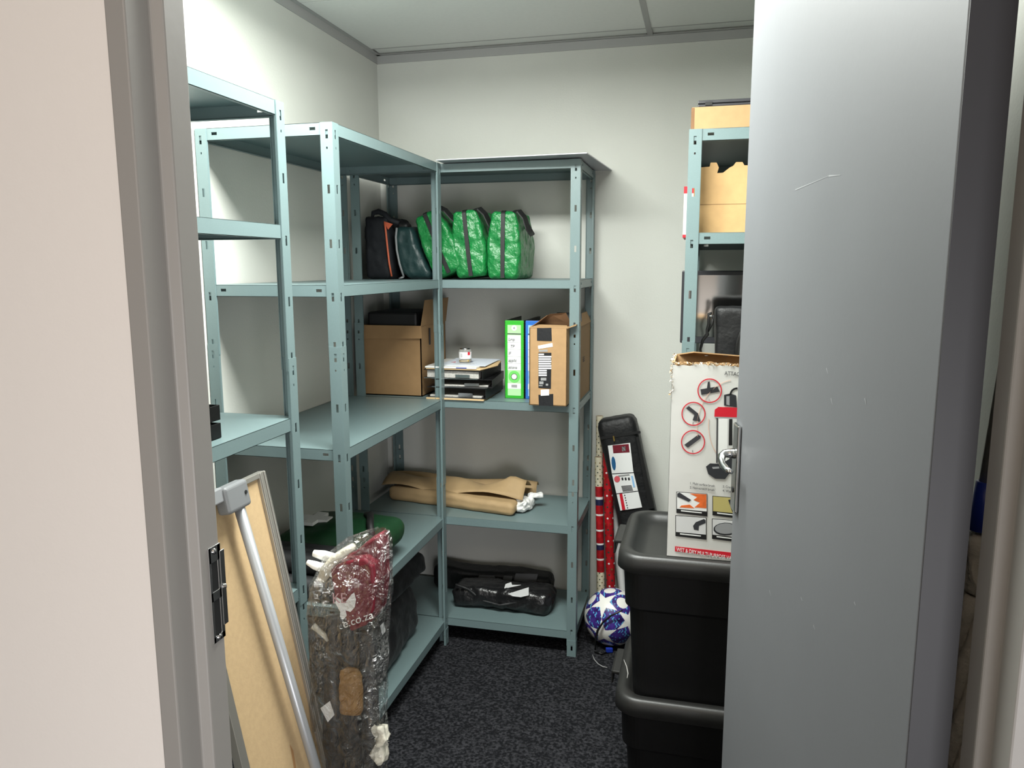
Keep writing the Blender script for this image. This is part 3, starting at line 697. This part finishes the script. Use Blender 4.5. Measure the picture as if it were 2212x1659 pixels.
# ------------------------------------------------------------------ banner set in clear film
YU = -1.80
BX, BY = .665, YU
t = thing('banner_bag', (.66, YU, 0), 'maroon printed feather banner wrapped in crinkled clear plastic, standing by the shelves', 'banner')
def FP(p, y): return at('Y', y, *p)
front = [(712, 1232), (724, 1222), (748, 1212), (787, 1206), (806, 1222), (812, 1262), (806, 1320), (790, 1352), (757, 1366), (742, 1330), (722, 1290)]
bm_ = MB(); bm_.prism([FP(p, YU-.045) for p in front], (0, .085, 0), MAROON)
bm_.prism([FP(p, YU-.015) for p in ((748, 1208), (788, 1174), (814, 1160), (820, 1185), (821, 1270), (814, 1325), (798, 1348), (770, 1330))], (0, .06, 0), MAROON)
mo = bm_.build('folded_banner', t, bevel=.006, seg=3)
yl = YU-.0465
b = MB()
blob = [(727, 1290), (724, 1302), (735, 1322), (734, 1332), (742, 1338), (749, 1330), (746, 1318), (757, 1322), (766, 1312), (769, 1296), (765, 1280), (759, 1284), (752, 1294), (744, 1302), (737, 1296)]
b.prism([FP(p, yl) for p in blob], (0, .0006, 0), WHITEP)
for (x, y, r) in ((754, 1274, 2.2), (748, 1285, 1.2), (772, 1302, 1.3), (762, 1330, 1.5), (752, 1342, 1.2), (741, 1345, 1.6), (775, 1290, 1)):
    b.prism([FP((x+r*math.cos(a*.8), y+r*math.sin(a*.8)), yl) for a in range(8)], (0, .0006, 0), WHITEP)
b.build('splash_print', mo)
ang = math.radians(24)
U_ = V((math.cos(ang), 0, math.sin(ang))); V_ = V((-math.sin(ang)*.4, 0, 1)).normalized()
text('e.co.za', .026, FP((742, 1357), yl), U_, V_, WHITEP, mo, sx=1.15)
ang = math.radians(8); text('KE', .034, FP((718, 1303), yl-.0006), (math.cos(ang), 0, math.sin(ang)), (0, 0, 1), mat('pink_print', (205, 160, 165), .5), mo, sx=.9)
# poles and ground stakes inside the film
b = MB(); b.tube([(.615, YU, .03), (.62, YU, .45), (.635, YU, .78)], [.022, .026, .020], GREYF, 14); b.build('pole_sleeve', t, smooth=True)
b = MB(); b.tube([(.665, YU+.01, .03), (.668, YU+.01, .5), (.675, YU+.01, .80)], [.024, .028, .022], GREYF, 14); b.build('pole_sleeve', t, smooth=True)
b = MB(); b.tube([(.715, YU+.005, .03), (.715, YU+.005, .4), (.72, YU, .76)], [.02, .022, .02], GREYF, 14); b.build('pole_sleeve', t, smooth=True)
soft_build(soft((.055, .03, .115), 12, .012, .004, 30, None, TANB, 2, xf=Matrix.Translation((FP((757, 1520), YU-.035).x, YU-.03, FP((757, 1545), YU-.035).z))), 'tan_mesh_roll', t)
b = MB(); b.prism([FP(p, YU-.05) for p in ((692, 1530), (712, 1515), (722, 1545), (708, 1560))], (0, .002, 0), WHITEP); b.build('inner_label', t)
b = MB()
b.tube([FP((757, 1215), YU), FP((700, 1200), YU), FP((678, 1195), YU)], [.011, .012, .008], WHITEP, 10)
b.tube([FP((740, 1245), YU-.02), FP((700, 1228), YU-.02), FP((680, 1221), YU-.02), FP((664, 1214), YU-.02)], [.012, .011, .010, .006], WHITEP, 10)
b.build('plastic_hook', t, smooth=True)
CRF = mat('bunched_film', (226, 222, 205), .25, bump=(40, 1, .01), alpha=.75)
b = MB(); b.tube([FP(p, YU-.03) for p in ((695, 1252), (704, 1232), (722, 1210), (745, 1192), (765, 1180))], [.012, .013, .012, .010, .008], CRF, 10); b.build('bunched_film', t, smooth=True); b = MB(); b.tube([FP(p, YU-.03) for p in ((676, 1352), (686, 1360), (700, 1372), (708, 1385))], [.008, .006, .006, .003], CRF, 8)
b.build('bunched_film', t, smooth=True)
rings = []; NS = 56; NR = 44
prof = [(0, .555, .735), (.06, .56, .775), (.12, .572, .765), (.3, .575, .752), (.55, .578, .755), (.74, .582, .760), (.86, .588, .775), (.93, .62, .778), (.985, .69, .778), (1.0, .735, .768)]
def pv(z):
    for (a, l0, r0), (c_, l1, r1) in zip(prof, prof[1:]):
        if a <= z <= c_: u = (z-a)/(c_-a); return l0+(l1-l0)*u, r0+(r1-r0)*u
    return prof[-1][1:]
for i in range(NR+1):
    z = .004+.995*i/NR; l, r = pv(min(z, 1)); cx = (l+r)/2; hw = (r-l)/2; hd = .062*(1 if z < .9 else max(.25, 1-(z-.9)*6)); ring = []
    for k2 in range(NS):
        a = 2*math.pi*k2/NS; q = V((math.cos(a)*2.2, math.sin(a)*2.2, z*7)); nz = noise.noise(q*1.9)*.010+(1-abs(noise.noise(q*3.1))*2)*.006-.004
        ca, sa = math.cos(a), math.sin(a)
        ex = .75; ring.append(V((cx+(hw+nz)*math.copysign(abs(ca)**ex, ca), YU+(hd+nz)*math.copysign(abs(sa)**ex, sa), z)))
    rings.append(ring)
b = MB(); b.loft(rings, FILM, False, False); b.build('clear_film', t, smooth=True)
p = FP((832, 1605), YU-.01)
soft_build(soft((.040, .05, .10), 16, .015, .016, 28, None, CRF, 5, xf=Matrix.Translation((p.x-.012, p.y, p.z-.05))), 'crumpled_film_edge', t)

# ------------------------------------------------------------------ tall things in the back right corner
def leaning_roll(name, label, top, bot, r, m, bands=None, cat='wrapping paper roll', grp=None):
    top = V(top); bot = V(bot); t = thing(name, bot, label, cat, grp); b = MB(); ax = (top-bot)
    if not bands: bands = [(0, 1, m)]
    for a, c_, mm in bands:
        b.tube([bot+ax*a, bot+ax*c_], r, mm, 20, cap=False)
    b.build('roll', t, smooth=True)
    e = MB(); e.tube([bot+ax*.997, bot+ax*.999], r*.92, CARDD, 20); e.build('core', t)
    return t, ax.normalized()
def dots(t, bot, ax, L0, L1, r, ms, step=.028, size=.0035):
    b = MB(); u = ax.orthogonal().normalized(); w2 = ax.cross(u); s = L0; i = 0
    while s < L1:
        for k2 in range(5):
            a = k2*2*math.pi/5+(i % 2)*.6; n_ = u*math.cos(a)+w2*math.sin(a); tt = ax.cross(n_)
            c_ = V(bot)+ax*s+n_*(r+.0004); b.poly([c_+ax*size, c_+tt*size, c_-ax*size, c_-tt*size], ms[i % len(ms)])
        s += step/2; i += 1
    b.build('dot_print', t)
GREENDOT = mat('dark_green_print', (30, 60, 50), .5)
rt, ax = leaning_roll('wrapping_roll', 'tall cream dotted wrapping paper roll behind the red ones', (1.021, -.035, .935), (1.045, -.10, 0), .0155, CREAM, grp='wrapping paper rolls in the corner')
dots(rt, (1.045, -.10, 0), ax, .4, .92, .0155, [GREENDOT, GOLD])
NAVY = mat('navy_wrap', (34, 36, 70), .4)
bb = [(0, .21, WRAPR), (.21, .33, CREAM), (.33, .40, WRAPR), (.40, .41, WHITE), (.41, .46, WRAPR), (.46, .49, NAVY), (.49, .50, WHITE), (.50, .57, WRAPR), (.57, .58, WHITE), (.58, .66, WRAPR), (.66, .67, WHITE), (.67, .72, WRAPR), (.72, .755, NAVY), (.755, .77, WHITE), (.77, .83, WRAPR), (.83, 1, CREAM)]
rt, ax = leaning_roll('wrapping_roll', 'banded red, navy and cream wrapping paper roll, left of the plain red one', (1.024, -.075, .760), (1.058, -.14, 0), .017, CREAM, bb, grp='wrapping paper rolls in the corner')
dots(rt, (1.058, -.14, 0), ax, .64, .75, .017, [GREENDOT, GOLD]); dots(rt, (1.058, -.14, 0), ax, .165, .25, .017, [GREENDOT, GOLD])
rt, ax = leaning_roll('wrapping_roll', 'red patterned wrapping paper roll standing nearest the black long bag', (1.062, -.08, .782), (1.105, -.15, 0), .020, WRAPR, grp='wrapping paper rolls in the corner')
dots(rt, (1.105, -.15, 0), ax, .05, .76, .020, [GREENDOT, GOLD, WHITE, GREENDOT], .05, .005)
leaning_roll('poster_tube', 'plain white poster roll half hidden behind the storage tubs', (1.045, -.03, .80), (1.160, -.06, 0), .018, WHITE, cat='paper roll')

t = thing('tripod_bag', (1.33, -.10, 0), 'long black padded bag with a white printed label leaning on back wall', 'bag')
A0 = V((1.106, -.075, .955)); lean = math.atan(.235); Mx = Matrix.Translation((1.318, -.085, .006)) @ Matrix.Rotation(-lean, 4, 'Y')
soft_build(soft((.165, .10, .965), 34, .03, .003, 9, lambda x, y, z: (x*(1+.10*(1-z/.96)), y, z), BLACKF, 23, xf=Mx), 'body', t)
b = MB(); yf = -.139
b.prism([at('Y', yf, *p) for p in ((1296, 944), (1383, 931), (1384, 936), (1297, 950))], (0, .004, 0), BLK); b.build('zip', t)
b = MB(); b.tube([at('Y', yf-.003, 1325, 942), at('Y', yf-.003, 1327, 953)], .0035, GOLD, 8); b.build('zip_puller', t)
b = MB(); b.prism([at('Y', yf, *p) for p in ((1374, 945), (1380, 944), (1412, 1098), (1402, 1100))], (0, .006, 0), BLK); b.build('webbing', t)
lb = MB(); lb.prism([at('Y', yf-.003, *p) for p in ((1313, 963), (1361, 957), (1368, 1018), (1387, 1096), (1340, 1103), (1322, 1025))], (0, .003, 0), WHITE)
pr = MB(); yl2 = yf-.0042
def pq(pts, m): pr.prism([at('Y', yl2, *p) for p in pts], (0, .0005, 0), m)
pq(((1323, 962), (1358, 959), (1360, 977), (1325, 979)), MAROON)
pq(((1343, 965), (1351, 964), (1352, 974), (1344, 975)), WHITE)
pq([(1325.5+4.5*math.cos(a*.52)+1.5*math.sin(a*.52), 1001+15*math.sin(a*.52)) for a in range(12)], mat('blue_oval', (30, 92, 140), .5))
pq(((1322, 1023), (1369, 1020), (1369.5, 1021.5), (1322, 1024.5)), INK); pq(((1331, 1066), (1378, 1060), (1378.4, 1061.4), (1331, 1067.5)), INK)
pq([(1333+6.5*math.cos(a*.52), 1035+7*math.sin(a*.52)) for a in range(12)], mat('pink_blot', (215, 90, 100), .5))
pq(((1335, 1027), (1359, 1024), (1360, 1027), (1336, 1030)), LABELG)
for i in range(3): pq(((1342+i*7, 1032), (1346+i*7, 1031.5), (1347+i*7, 1037), (1343+i*7, 1037.5)), INK)
for i in range(5):
    pq(((1342+i*.8, 1050+i*2.6), (1364+i*.9, 1048+i*2.6), (1364+i*.9, 1049.4+i*2.6), (1342+i*.8, 1051.6+i*2.6)), INK)
pq(((1363, 1028), (1367, 1028), (1372, 1052), (1368, 1053)), BLUEL)
pq(((1338, 1067), (1344, 1066), (1351, 1101), (1344, 1102)), RED)
for i in range(6): pq([(1349.5+i*1.2+1.4*math.cos(a*1.05), 1070+i*5.4+1.5*math.sin(a*1.05)) for a in range(6)], INK)
lo = lb.build('printed_label', t); pr.build('label_print', lo)

# ------------------------------------------------------------------ football
ctr = at('Y', -.27, 1323, 1330); R_ = .1185; ctr.z = R_
t = thing('football', (ctr.x, ctr.y, 0), 'white and purple star-patterned football on the carpet by the tubs', 'ball')
bm = bmesh.new(); bmesh.ops.create_icosphere(bm, subdivisions=7, radius=R_)
me = bpy.data.meshes.new('ball'); me.materials.append(BALLW); me.materials.append(PURP); me.materials.append(mat('ball_cyan', (90, 170, 215), .3))
phi = (1+5**.5)/2; ic = [V(p).normalized() for a in (-1, 1) for c_ in (-phi, phi) for p in ((0, a, c_), (a, c_, 0), (c_, 0, a))]
vis = (at('Y', -.37, 1297, 1290)-ctr).normalized(); Rq = ic[0].rotation_difference(vis).to_matrix(); ic = [Rq @ v for v in ic]
Rs = Matrix.Rotation(math.radians(12), 3, vis); ic = [Rs @ v for v in ic]
FCN = [(a_+b_+c2).normalized() for ii, a_ in enumerate(ic) for jj, b_ in enumerate(ic[:ii]) for c2 in ic[:jj] if a_.dot(b_) > .3 and b_.dot(c2) > .3 and a_.dot(c2) > .3][::2]
for f in bm.faces:
    d = f.calc_center_median().normalized(); c_ = max(ic, key=lambda v: v.dot(d)); th = math.acos(max(-1, min(1, c_.dot(d))))
    nb = min((v for v in ic if v is not c_ and v.dot(c_) > .3), key=lambda v: -v.dot(V((.3, .2, 1)).normalized()))
    e1 = (nb-c_*nb.dot(c_)).normalized(); e2 = c_.cross(e1); g_ = d-c_*d.dot(c_)
    phi_ = (math.atan2(g_.dot(e2), g_.dot(e1)) % (2*math.pi/5))/(2*math.pi/5); tri = abs(phi_-.5)*2   # 1 at a tip, 0 between
    # straight-sided star
    rt_, ri = .55, .20; a = (1-tri)*math.pi/5
    x1, y1_, x2, y2 = rt_, 0, ri*math.cos(math.pi/5), ri*math.sin(math.pi/5)
    den = (y2-y1_)*math.cos(a)-(x2-x1)*math.sin(a); rr = (x1*(y2-y1_)-y1_*(x2-x1))/den
    if th > rr+.05 and any(d.dot(fc) > .978 for fc in FCN): rr = 9
    f.smooth = True
    if th < rr: f.material_index = 0
    else:
        s_ = noise.noise(d*9+V((2, 1, 0))); w2 = math.sin(d.x*60+math.sin(d.z*40)*1.5)
        f.material_index = 2 if (s_ > .12 and w2 > .2) else 1
bm.to_mesh(me); bm.free(); o = bpy.data.objects.new('ball', me); COL.objects.link(o); o.parent = t; o.location = (0, 0, R_)

# cables on the floor by the ball
b = MB(); b.tube([at('Z', .006, *p) for p in ((1284, 1408), (1300, 1412), (1312, 1408))], .003, COIL, 8); b.tube([at('Z', .004, *p) for p in ((1280, 1415), (1284, 1425), (1292, 1434), (1302, 1440), (1312, 1442))], .002, LABELG, 8)
t = thing('power_cable', at('Z', 0, 1300, 1410), 'thin cable with a blue plug lying on the carpet under the football', 'cable')
b.build('cord', t, smooth=True)
p = at('Z', .012, 1316, 1404); MB().obox(p, (V((.9, .3, 0)).normalized(), V((-.3, .9, 0)).normalized(), (0, 0, 1)), (.014, .008, .009), BLUE).build('plug', t, bevel=.002)
b = MB(); pc = []
for p in ((1345, 1318), (1320, 1330), (1302, 1345), (1291, 1362), (1286, 1385), (1286, 1404)):
    d = at('Y', -.40, *p); pc.append(d)
pc[-1].z = max(pc[-1].z, .01)
tag(MB().tube(pc, [.003, .004, .004, .005, .003, .003], COIL, 8).build('carry_cord', smooth=True), 'black cord draped in front of the football', 'cord')

# ------------------------------------------------------------------ storage tubs
def tub(label, z0, h, x0=1.244, x1=1.838, y0=-1.42, y1=-1.012):
    t = thing('storage_tub', ((x0+x1)/2, (y0+y1)/2, z0), label, 'storage tub')
    def R(ins, z, r=.06): return rrect(x0+ins, x1-ins, y0+ins, y1-ins, z, r, 8)
    zt = z0+h
    b = MB(); b.loft([R(.048, z0, .04), R(.047, z0+.006, .045), R(.033, zt-.16, .05), R(.022, zt-.155, .05), R(.018, zt-.045, .05)], BLACKP); b.build('tub_body', t, smooth=False, bevel=.003)
    b = MB(); b.loft([R(.006, zt-.050, .065), R(.0, zt-.046, .07), R(.002, zt-.014, .07), R(.008, zt-.002, .065), R(.016, zt, .06), R(.032, zt-.001, .05), R(.040, zt-.008, .045), R(.050, zt-.020, .04), R(.075, zt-.022, .03)], LIDP, cap0=False)
    b.build('lid', t, smooth=True)
    b = MB(); yc = (y0+y1)/2+.06
    b.box(x0-.022, x0+.01, yc-.07, yc+.07, zt-.040, zt-.030, LIDP); b.box(x0-.026, x0-.020, yc-.06, yc+.06, zt-.075, zt-.035, LIDP)
    b.build('latch_handle', t, bevel=.003)
    return t, R
t, _ = tub('black lidded storage tub standing on the carpet, lower of the two', 0, .44)
t, _ = tub('black lidded storage tub on top of the other, under the vacuum box', .4185, .424)
b = MB(); p0 = [at('Y', -1.395, *p) for p in ((1350, 1425), (1356, 1440), (1359, 1455), (1357, 1465))]
b.tube([V((p.x-.003, p.y, p.z)) for p in p0], [.0006, .0014, .0014, .0006], WHITEP, 6); b.build('scratch_mark', t)

# ------------------------------------------------------------------ torn vacuum cleaner box
ZV = .843; YV = -1.392; xa, xb, yb_ = 1.374, 1.66, -1.20; zt = 1.343
t = thing('product_box', ((xa+xb)/2, (YV+yb_)/2, ZV), 'torn open white vacuum cleaner box standing on the upper storage tub', 'box')
VW = mat('white_printed_card', (214, 214, 210), .5, bump=(12, .25, .004))
def torn(x, y): return zt+.006*noise.noise(V((x*60, y*60, 0)))+.004*noise.noise(V((x*200, y*200, 3)))
def wall_ragged(b, P0, P1, m, th):
    n = 40; P0 = V(P0); P1 = V(P1); nrm = (P1-P0).cross(V((0, 0, 1))).normalized()*th; top = []; bot = []
    for i in range(n+1):
        p = P0.lerp(P1, i/n); top.append(V((p.x, p.y, torn(p.x, p.y)))); bot.append(V((p.x, p.y, ZV)))
    for i in range(n):
        b.prism([bot[i], bot[i+1], top[i+1], top[i]], -nrm, m)
b = MB()
wall_ragged(b, (xa, YV, 0), (xb, YV, 0), VW, .0006); wall_ragged(b, (xa, yb_, 0), (xa, YV, 0), VW, .0006)
wall_ragged(b, (xb, YV, 0), (xb, yb_, 0), VW, .0006); wall_ragged(b, (xb, yb_, 0), (xa, yb_, 0), VW, .0006)
vb = b.build('outer_print', t)
zt += .005
b = MB(); e = .0035
wall_ragged(b, (xa+e, YV+e, 0), (xb-e, YV+e, 0), CARD, .002); wall_ragged(b, (xa+e, yb_-e, 0), (xa+e, YV+e, 0), CARD, .002)
wall_ragged(b, (xb-e, YV+e, 0), (xb-e, yb_-e, 0), CARD, .002); wall_ragged(b, (xb-e, yb_-e, 0), (xa+e, yb_-e, 0), CARD, .002)
b.box(xa+e, xb-e, YV+e, yb_-e, ZV, ZV+.003, CARD); b.build('cardboard_core', t)
b = MB(); rnd = random.Random(3)     # frayed torn edge
for i in range(260):
    s_ = rnd.random(); side = rnd.random()
    p = V((xa+(xb-xa)*s_, YV+rnd.uniform(-.003, .004), zt)) if side < .6 else (V((xa+rnd.uniform(-.004, .003), YV+(yb_-YV)*s_, zt)) if side < .8 else V((xa+rnd.uniform(-.004, .004), YV+rnd.uniform(-.003, .004), zt-.09*rnd.random())))
    q = [p+V((rnd.uniform(-.0045, .0045), rnd.uniform(-.004, .004), rnd.uniform(-.006, .003))) for _ in range(3)]
    b.poly(q, CARD if rnd.random() < .5 else mat('torn_white_fibre', (232, 220, 200), .9))
b.build('torn_edge', t)
b = MB()
b.prism([(xa+.01, yb_-.004, zt-.002), (xb-.08, yb_-.004, zt-.002), (xb-.10, yb_-.07, zt+.004), (xa+.05, yb_-.05, zt+.010)], (0, 0, .003), CARD); b.build('flap', t)
# the print on its front
yp = YV-.0012; pr = MB()
def pb(pts, m, lift=0): pr.prism([at('Y', yp-lift, *p) for p in pts], (0, .0004, 0), m)
def ringp(cx, cy, r, m, w_=2.3, n=36):
    for i in range(n):
        a0, a1 = 2*math.pi*i/n, 2*math.pi*(i+1)/n
        pb(((cx+r*math.cos(a0), cy+r*math.sin(a0)), (cx+r*math.cos(a1), cy+r*math.sin(a1)), (cx+(r-w_)*math.cos(a1), cy+(r-w_)*math.sin(a1)), (cx+(r-w_)*math.cos(a0), cy+(r-w_)*math.sin(a0))), m, .0003)
def arc(cx, cy, rx, ry, a0, a1, m, w_=1.2, n=20):
    for i in range(n):
        t0, t1 = math.radians(a0+(a1-a0)*i/n), math.radians(a0+(a1-a0)*(i+1)/n)
        pb(((cx+rx*math.cos(t0), cy+ry*math.sin(t0)), (cx+rx*math.cos(t1), cy+ry*math.sin(t1)), (cx+(rx-w_)*math.cos(t1), cy+(ry-w_)*math.sin(t1)), (cx+(rx-w_)*math.cos(t0), cy+(ry-w_)*math.sin(t0))), m)
PEACH = mat('peach_line', (228, 190, 170), .5); GREYM = mat('mid_grey_print', (150, 152, 154), .4); DG = mat('dark_grey_print', (46, 48, 52), .4)
arc(1590, 925, 85, 105, 170, 262, PEACH); arc(1600, 920, 70, 90, 95, 190, PEACH); 
ringp(1533, 844, 26.5, RED); ringp(1498, 894, 26, RED); ringp(1497, 955, 26, RED)
pb(((1513, 841), (1550, 835), (1555, 846), (1515, 853)), DG); pb(((1529, 825), (1533, 824), (1534, 838), (1527, 840)), DG)
pb(((1482, 882), (1488, 877), (1508, 893), (1513, 908), (1512, 911), (1496, 908), (1500, 896)), DG)
pb(((1478, 961), (1508, 939), (1514, 942), (1513, 947), (1486, 967)), DG)
for i, (x, y, s_) in enumerate(((1530, 866, '1.'), (1495, 916, '2.'), (1494, 977, '3.'))): text(s_, .008, at('Y', yp, x, y), (1, 0, 0), (0, 0, 1), INK, vb)
# machine picture
pb(((1564, 853), (1577, 850), (1590, 854), (1592, 880), (1564, 876)), DG); pb(((1569, 856), (1576, 856), (1576, 876), (1569, 874)), GREYM, .0003)
arc(1592, 853, 16, 16, 180, 275, BLK, 4)
pb(((1544, 885), (1552, 879), (1600, 881), (1600, 902), (1543, 900)), RED); pb(((1544, 900), (1600, 902), (1600, 906), (1546, 903)), GREYM)
pb(((1549, 903), (1600, 905), (1600, 1002), (1547, 1000)), mat('pale_grey_print', (206, 208, 206), .4)); pb(((1553, 906), (1572, 906), (1571, 998), (1552, 998)), mat('pale_white_print', (236, 238, 236), .4), .0003)
pb(((1575, 905), (1582, 905), (1582, 962), (1574, 962)), BLK, .0003); pb(((1548, 903), (1551, 903), (1550, 1000), (1547, 1000)), DG, .0003)
pb(((1525, 1008), (1534, 1001), (1556, 1002), (1575, 992), (1590, 955), (1600, 950), (1600, 1012), (1582, 1014), (1566, 1035), (1545, 1034), (1530, 1024)), DG, .0006)
pb(((1538, 1009), (1553, 1008), (1554, 1012), (1540, 1013)), GREYM, .0009)
# captioned pictures
def pic(x0, y0, x1, y1, m, cap=True):
    pb(((x0, y0), (x1, y0+5), (x1, y1+8), (x0, y1)), BLK); pb(((x0+1.3, y0+1.5), (x1-1.3, y0+6), (x1-1.3, y1-3), (x0+1.3, y1-9)), m, .0003)
    if cap: pb(((x0+10, y1-6), (x1-12, y1-1), (x1-12, y1+1), (x0+10, y1-3.5)), WHITE, .0003)
pic(1461, 1062, 1528, 1108, mat('pale_white_print', (236, 238, 236))); pic(1539, 1071, 1600, 1113, mat('sand_print', (186, 174, 108), .6))
pic(1459, 1113, 1526, 1158, mat('light_grey_print', (212, 213, 213), .5)); pic(1538, 1120, 1600, 1164, mat('light_grey_print', (212, 213, 213)))
OR = mat('orange_print', (222, 104, 40), .6, var=(60, .25))
pb(((1490, 1066), (1526, 1068), (1526, 1098), (1500, 1096), (1512, 1086), (1498, 1080), (1506, 1074)), OR, .0006)
pb(((1472, 1092), (1490, 1090), (1500, 1098), (1468, 1096)), OR, .0006)
pb(((1463, 1066), (1468, 1064), (1493, 1080), (1488, 1084), (1463, 1073)), DG, .0009)
pb(((1497, 1136), (1503, 1128), (1521, 1121), (1524, 1124), (1524, 1130), (1510, 1136), (1509, 1146), (1499, 1144)), DG, .0006)
pb([(1568+27*math.cos(a*.42), 1143+14*math.sin(a*.42)) for a in range(15)], DG, .0006); pb([(1568+24*math.cos(a*.42), 1142+11.5*math.sin(a*.42)) for a in range(15)], GREYM, .0009)
pb(((1573, 1080), (1590, 1076), (1600, 1110), (1582, 1106)), DG, .0006)
pb(((1458, 1180), (1600, 1196), (1600, 1208), (1458, 1191)), RED)
pr.build('front_graphics', vb)
sl = math.radians(-3)
for s_, x, y, sz in (('ATTACHMENTS', 1565, 810, .014), ('1. Multi surface brush', 1490, 1046, .0088), ('2. Non-scratch brush', 1490, 1055, .0088), ('3. Crevice', 1561, 1053, .0088), ('4. Washable', 1561, 1062, .0088)):
    text(s_, sz, at('Y', yp, x, y), (math.cos(sl), 0, math.sin(sl)), (0, 0, 1), INK, vb, sx=.80)
sl = math.radians(-5)
text('WET & DRY MULTI-PURPOSE VACUUM', .0145, at('Y', yp-.0006, 1461, 1190), (math.cos(sl), 0, math.sin(sl)), (0, 0, 1), WHITE, vb, sx=.66)

# ------------------------------------------------------------------ things on the right unit
t = thing('flat_carton', (1.6, -.7, 1.981), 'flat brown cardboard carton lying on top of the right shelf unit', 'box')
MB().box(1.392, 1.80, -.925, -.45, 1.981, 2.046, CARD).build('body', t, bevel=.003); MB().box(1.391, 1.4, -.926, -.924, 1.983, 2.044, CARDD).build('edge_fold', t)
t = thing('black_case', (1.6, -.7, 2.047), 'slim black laptop-like case on the flat carton at top right', 'case')
MB().box(1.409, 1.79, -.915, -.6, 2.047, 2.055, BEZEL).build('base', t, bevel=.002); MB().box(1.409, 1.79, -.915, -.6, 2.0565, 2.066, BEZEL).build('lid', t, bevel=.002)
MB().box(1.43, 1.45, -.918, -.914, 2.051, 2.061, BLK).build('catch', t)
t = thing('cardboard_box', (1.6, -.7, 1.6835), 'pale cardboard box with a torn ragged top on the right unit', 'box')
x0, x1, y0, y1, z0 = 1.405, 1.80, -.885, -.55, 1.6835
tp = [at('Y', y0, *p) for p in ((1505, 362), (1533, 360), (1535, 351), (1548, 351), (1553, 362), (1549, 374), (1562, 373), (1576, 362), (1584, 358), (1590, 350), (1604, 350), (1608, 357), (1640, 357), (1700, 357))]
b = MB(); b.prism([V((x0, y0, z0)), V((x1, y0, z0))]+[V((min(p.x, x1), y0, p.z)) for p in reversed(tp)]+[V((x0, y0, tp[0].z))], (0, .004, 0), CARDP)
b.build('front_panel', t)
b = MB(); b.box(x0, x0+.004, y0+.004, y1, z0, z0+.18, CARDP); b.box(x1-.004, x1, y0+.004, y1, z0, z0+.18, CARDP); b.box(x0, x1, y1-.004, y1, z0, z0+.16, CARDP); b.box(x0+.004, x1-.004, y0+.004, y1-.004, z0, z0+.004, CARDP)
b.build('side_panels', t)
MB().box(x0, x1-.01, y0-.0006, y0, z0+.085, z0+.086, CARDD).build('crease', t)
t = thing('game_box', (1.385, -.5, 1.684), 'white box with red ends showing past the right unit post', 'box')
MB().box(1.367, 1.40, -.53, -.30, 1.6845, 1.858, WHITE).build('body', t); b = MB(); b.box(1.3665, 1.4005, -.531, -.29, 1.835, 1.8585, RED); b.box(1.3665, 1.4005, -.531, -.29, 1.684, 1.694, RED); b.build('red_band', t)
# monitor
t = thing('framed_mirror', (1.57, -.42, 1.2055), 'black framed flat mirror panel standing behind the right unit post', 'mirror')
b = MB(); b.box(1.366, 1.79, -.425, -.395, 1.302, 1.568, BEZEL); b.build('housing', t, bevel=.004)
MB().box(1.383, 1.773, -.4265, -.4245, 1.327, 1.552, SCREEN).build('mirror_pane', t)
b = MB(); b.box(1.54, 1.62, -.40, -.37, 1.21, 1.35, BEZEL); b.build('neck', t, bevel=.004); MB().box(1.47, 1.69, -.48, -.30, 1.2055, 1.217, BEZEL).build('base', t, bevel=.004)
t = thing('shoulder_bag', (1.55, -.84, 1.2055), 'black shoulder bag with a buckled strap in front of the monitor', 'bag')
soft_build(soft((.20, .10, .258), 20, .02, .003, 12, lambda x, y, z: (x*(1-.10*(1-z/.26)), y, z), BLACKF, 31, xf=Matrix.Translation((1.578, -.85, 1.2055))), 'body', t)
b = MB(); pts = [at('Y', -.90, *p) for p in ((1538, 676), (1532, 678), (1531, 700), (1527, 712), (1528, 722), (1518, 735), (1513, 755), (1517, 775), (1518, 800))]
b.tube(pts, [.004, .006, .005, .004, .006, .005, .004, .004, .004], BLK, 8); b.tube([at('Y', -.90, 1541, 680), at('Y', -.90, 1538, 700), at('Y', -.90, 1529, 716)], .004, BLK, 8)
b.build('strap', t, smooth=True); MB().tube([at('Y', -.905, 1533, 683), at('Y', -.905, 1538, 683)], .004, CHROME, 8).build('buckle', t)
t = thing('hose_coil', (1.60, -.90, 1.2055), 'coiled black hose at the door edge on the right unit', 'hose')
b = MB(); pts = []
for i in range(60):
    a = i/59*4.2*math.pi; r = .115-.008*(i/59)*2; pts.append(V((1.655+r*math.cos(a)*.95, -.925+.02*i/59, 1.335+r*math.sin(a)*1.0)))
b.tube(pts, .0095, COIL, 10); b.build('hose', t, smooth=True)

# ------------------------------------------------------------------ mop cloth hanging behind the door
t = thing('string_mop', (1.745, -2.42, .0), 'off-white twisted string mop hanging behind the open door, with a blue collar', 'mop')
b = MB()
for k_ in range(3):
    P = [V((1.726+.008*math.cos(z*30+k_*2.1), -2.48+.008*math.sin(z*30+k_*2.1), z)) for z in [.15+.02*i for i in range(56)]]
    b.tube(P, .008, ROPE, 8)
b.build('mop_strings', t, smooth=True)
soft_build(soft((.03, .04, .07), 10, .012, .006, 40, None, ROPE, 3, xf=Matrix.Translation((1.726, -2.48, 1.25))), 'string_knot', t)
MB().tube([(1.726, -2.48, 1.32), (1.726, -2.48, 1.37)], [.014, .010], BLUE, 12).build('collar', t, smooth=True)
MB().tube([(1.726, -2.48, 1.35), (1.78, -2.42, 1.9)], .009, ALU, 10).build('handle', t, smooth=True)
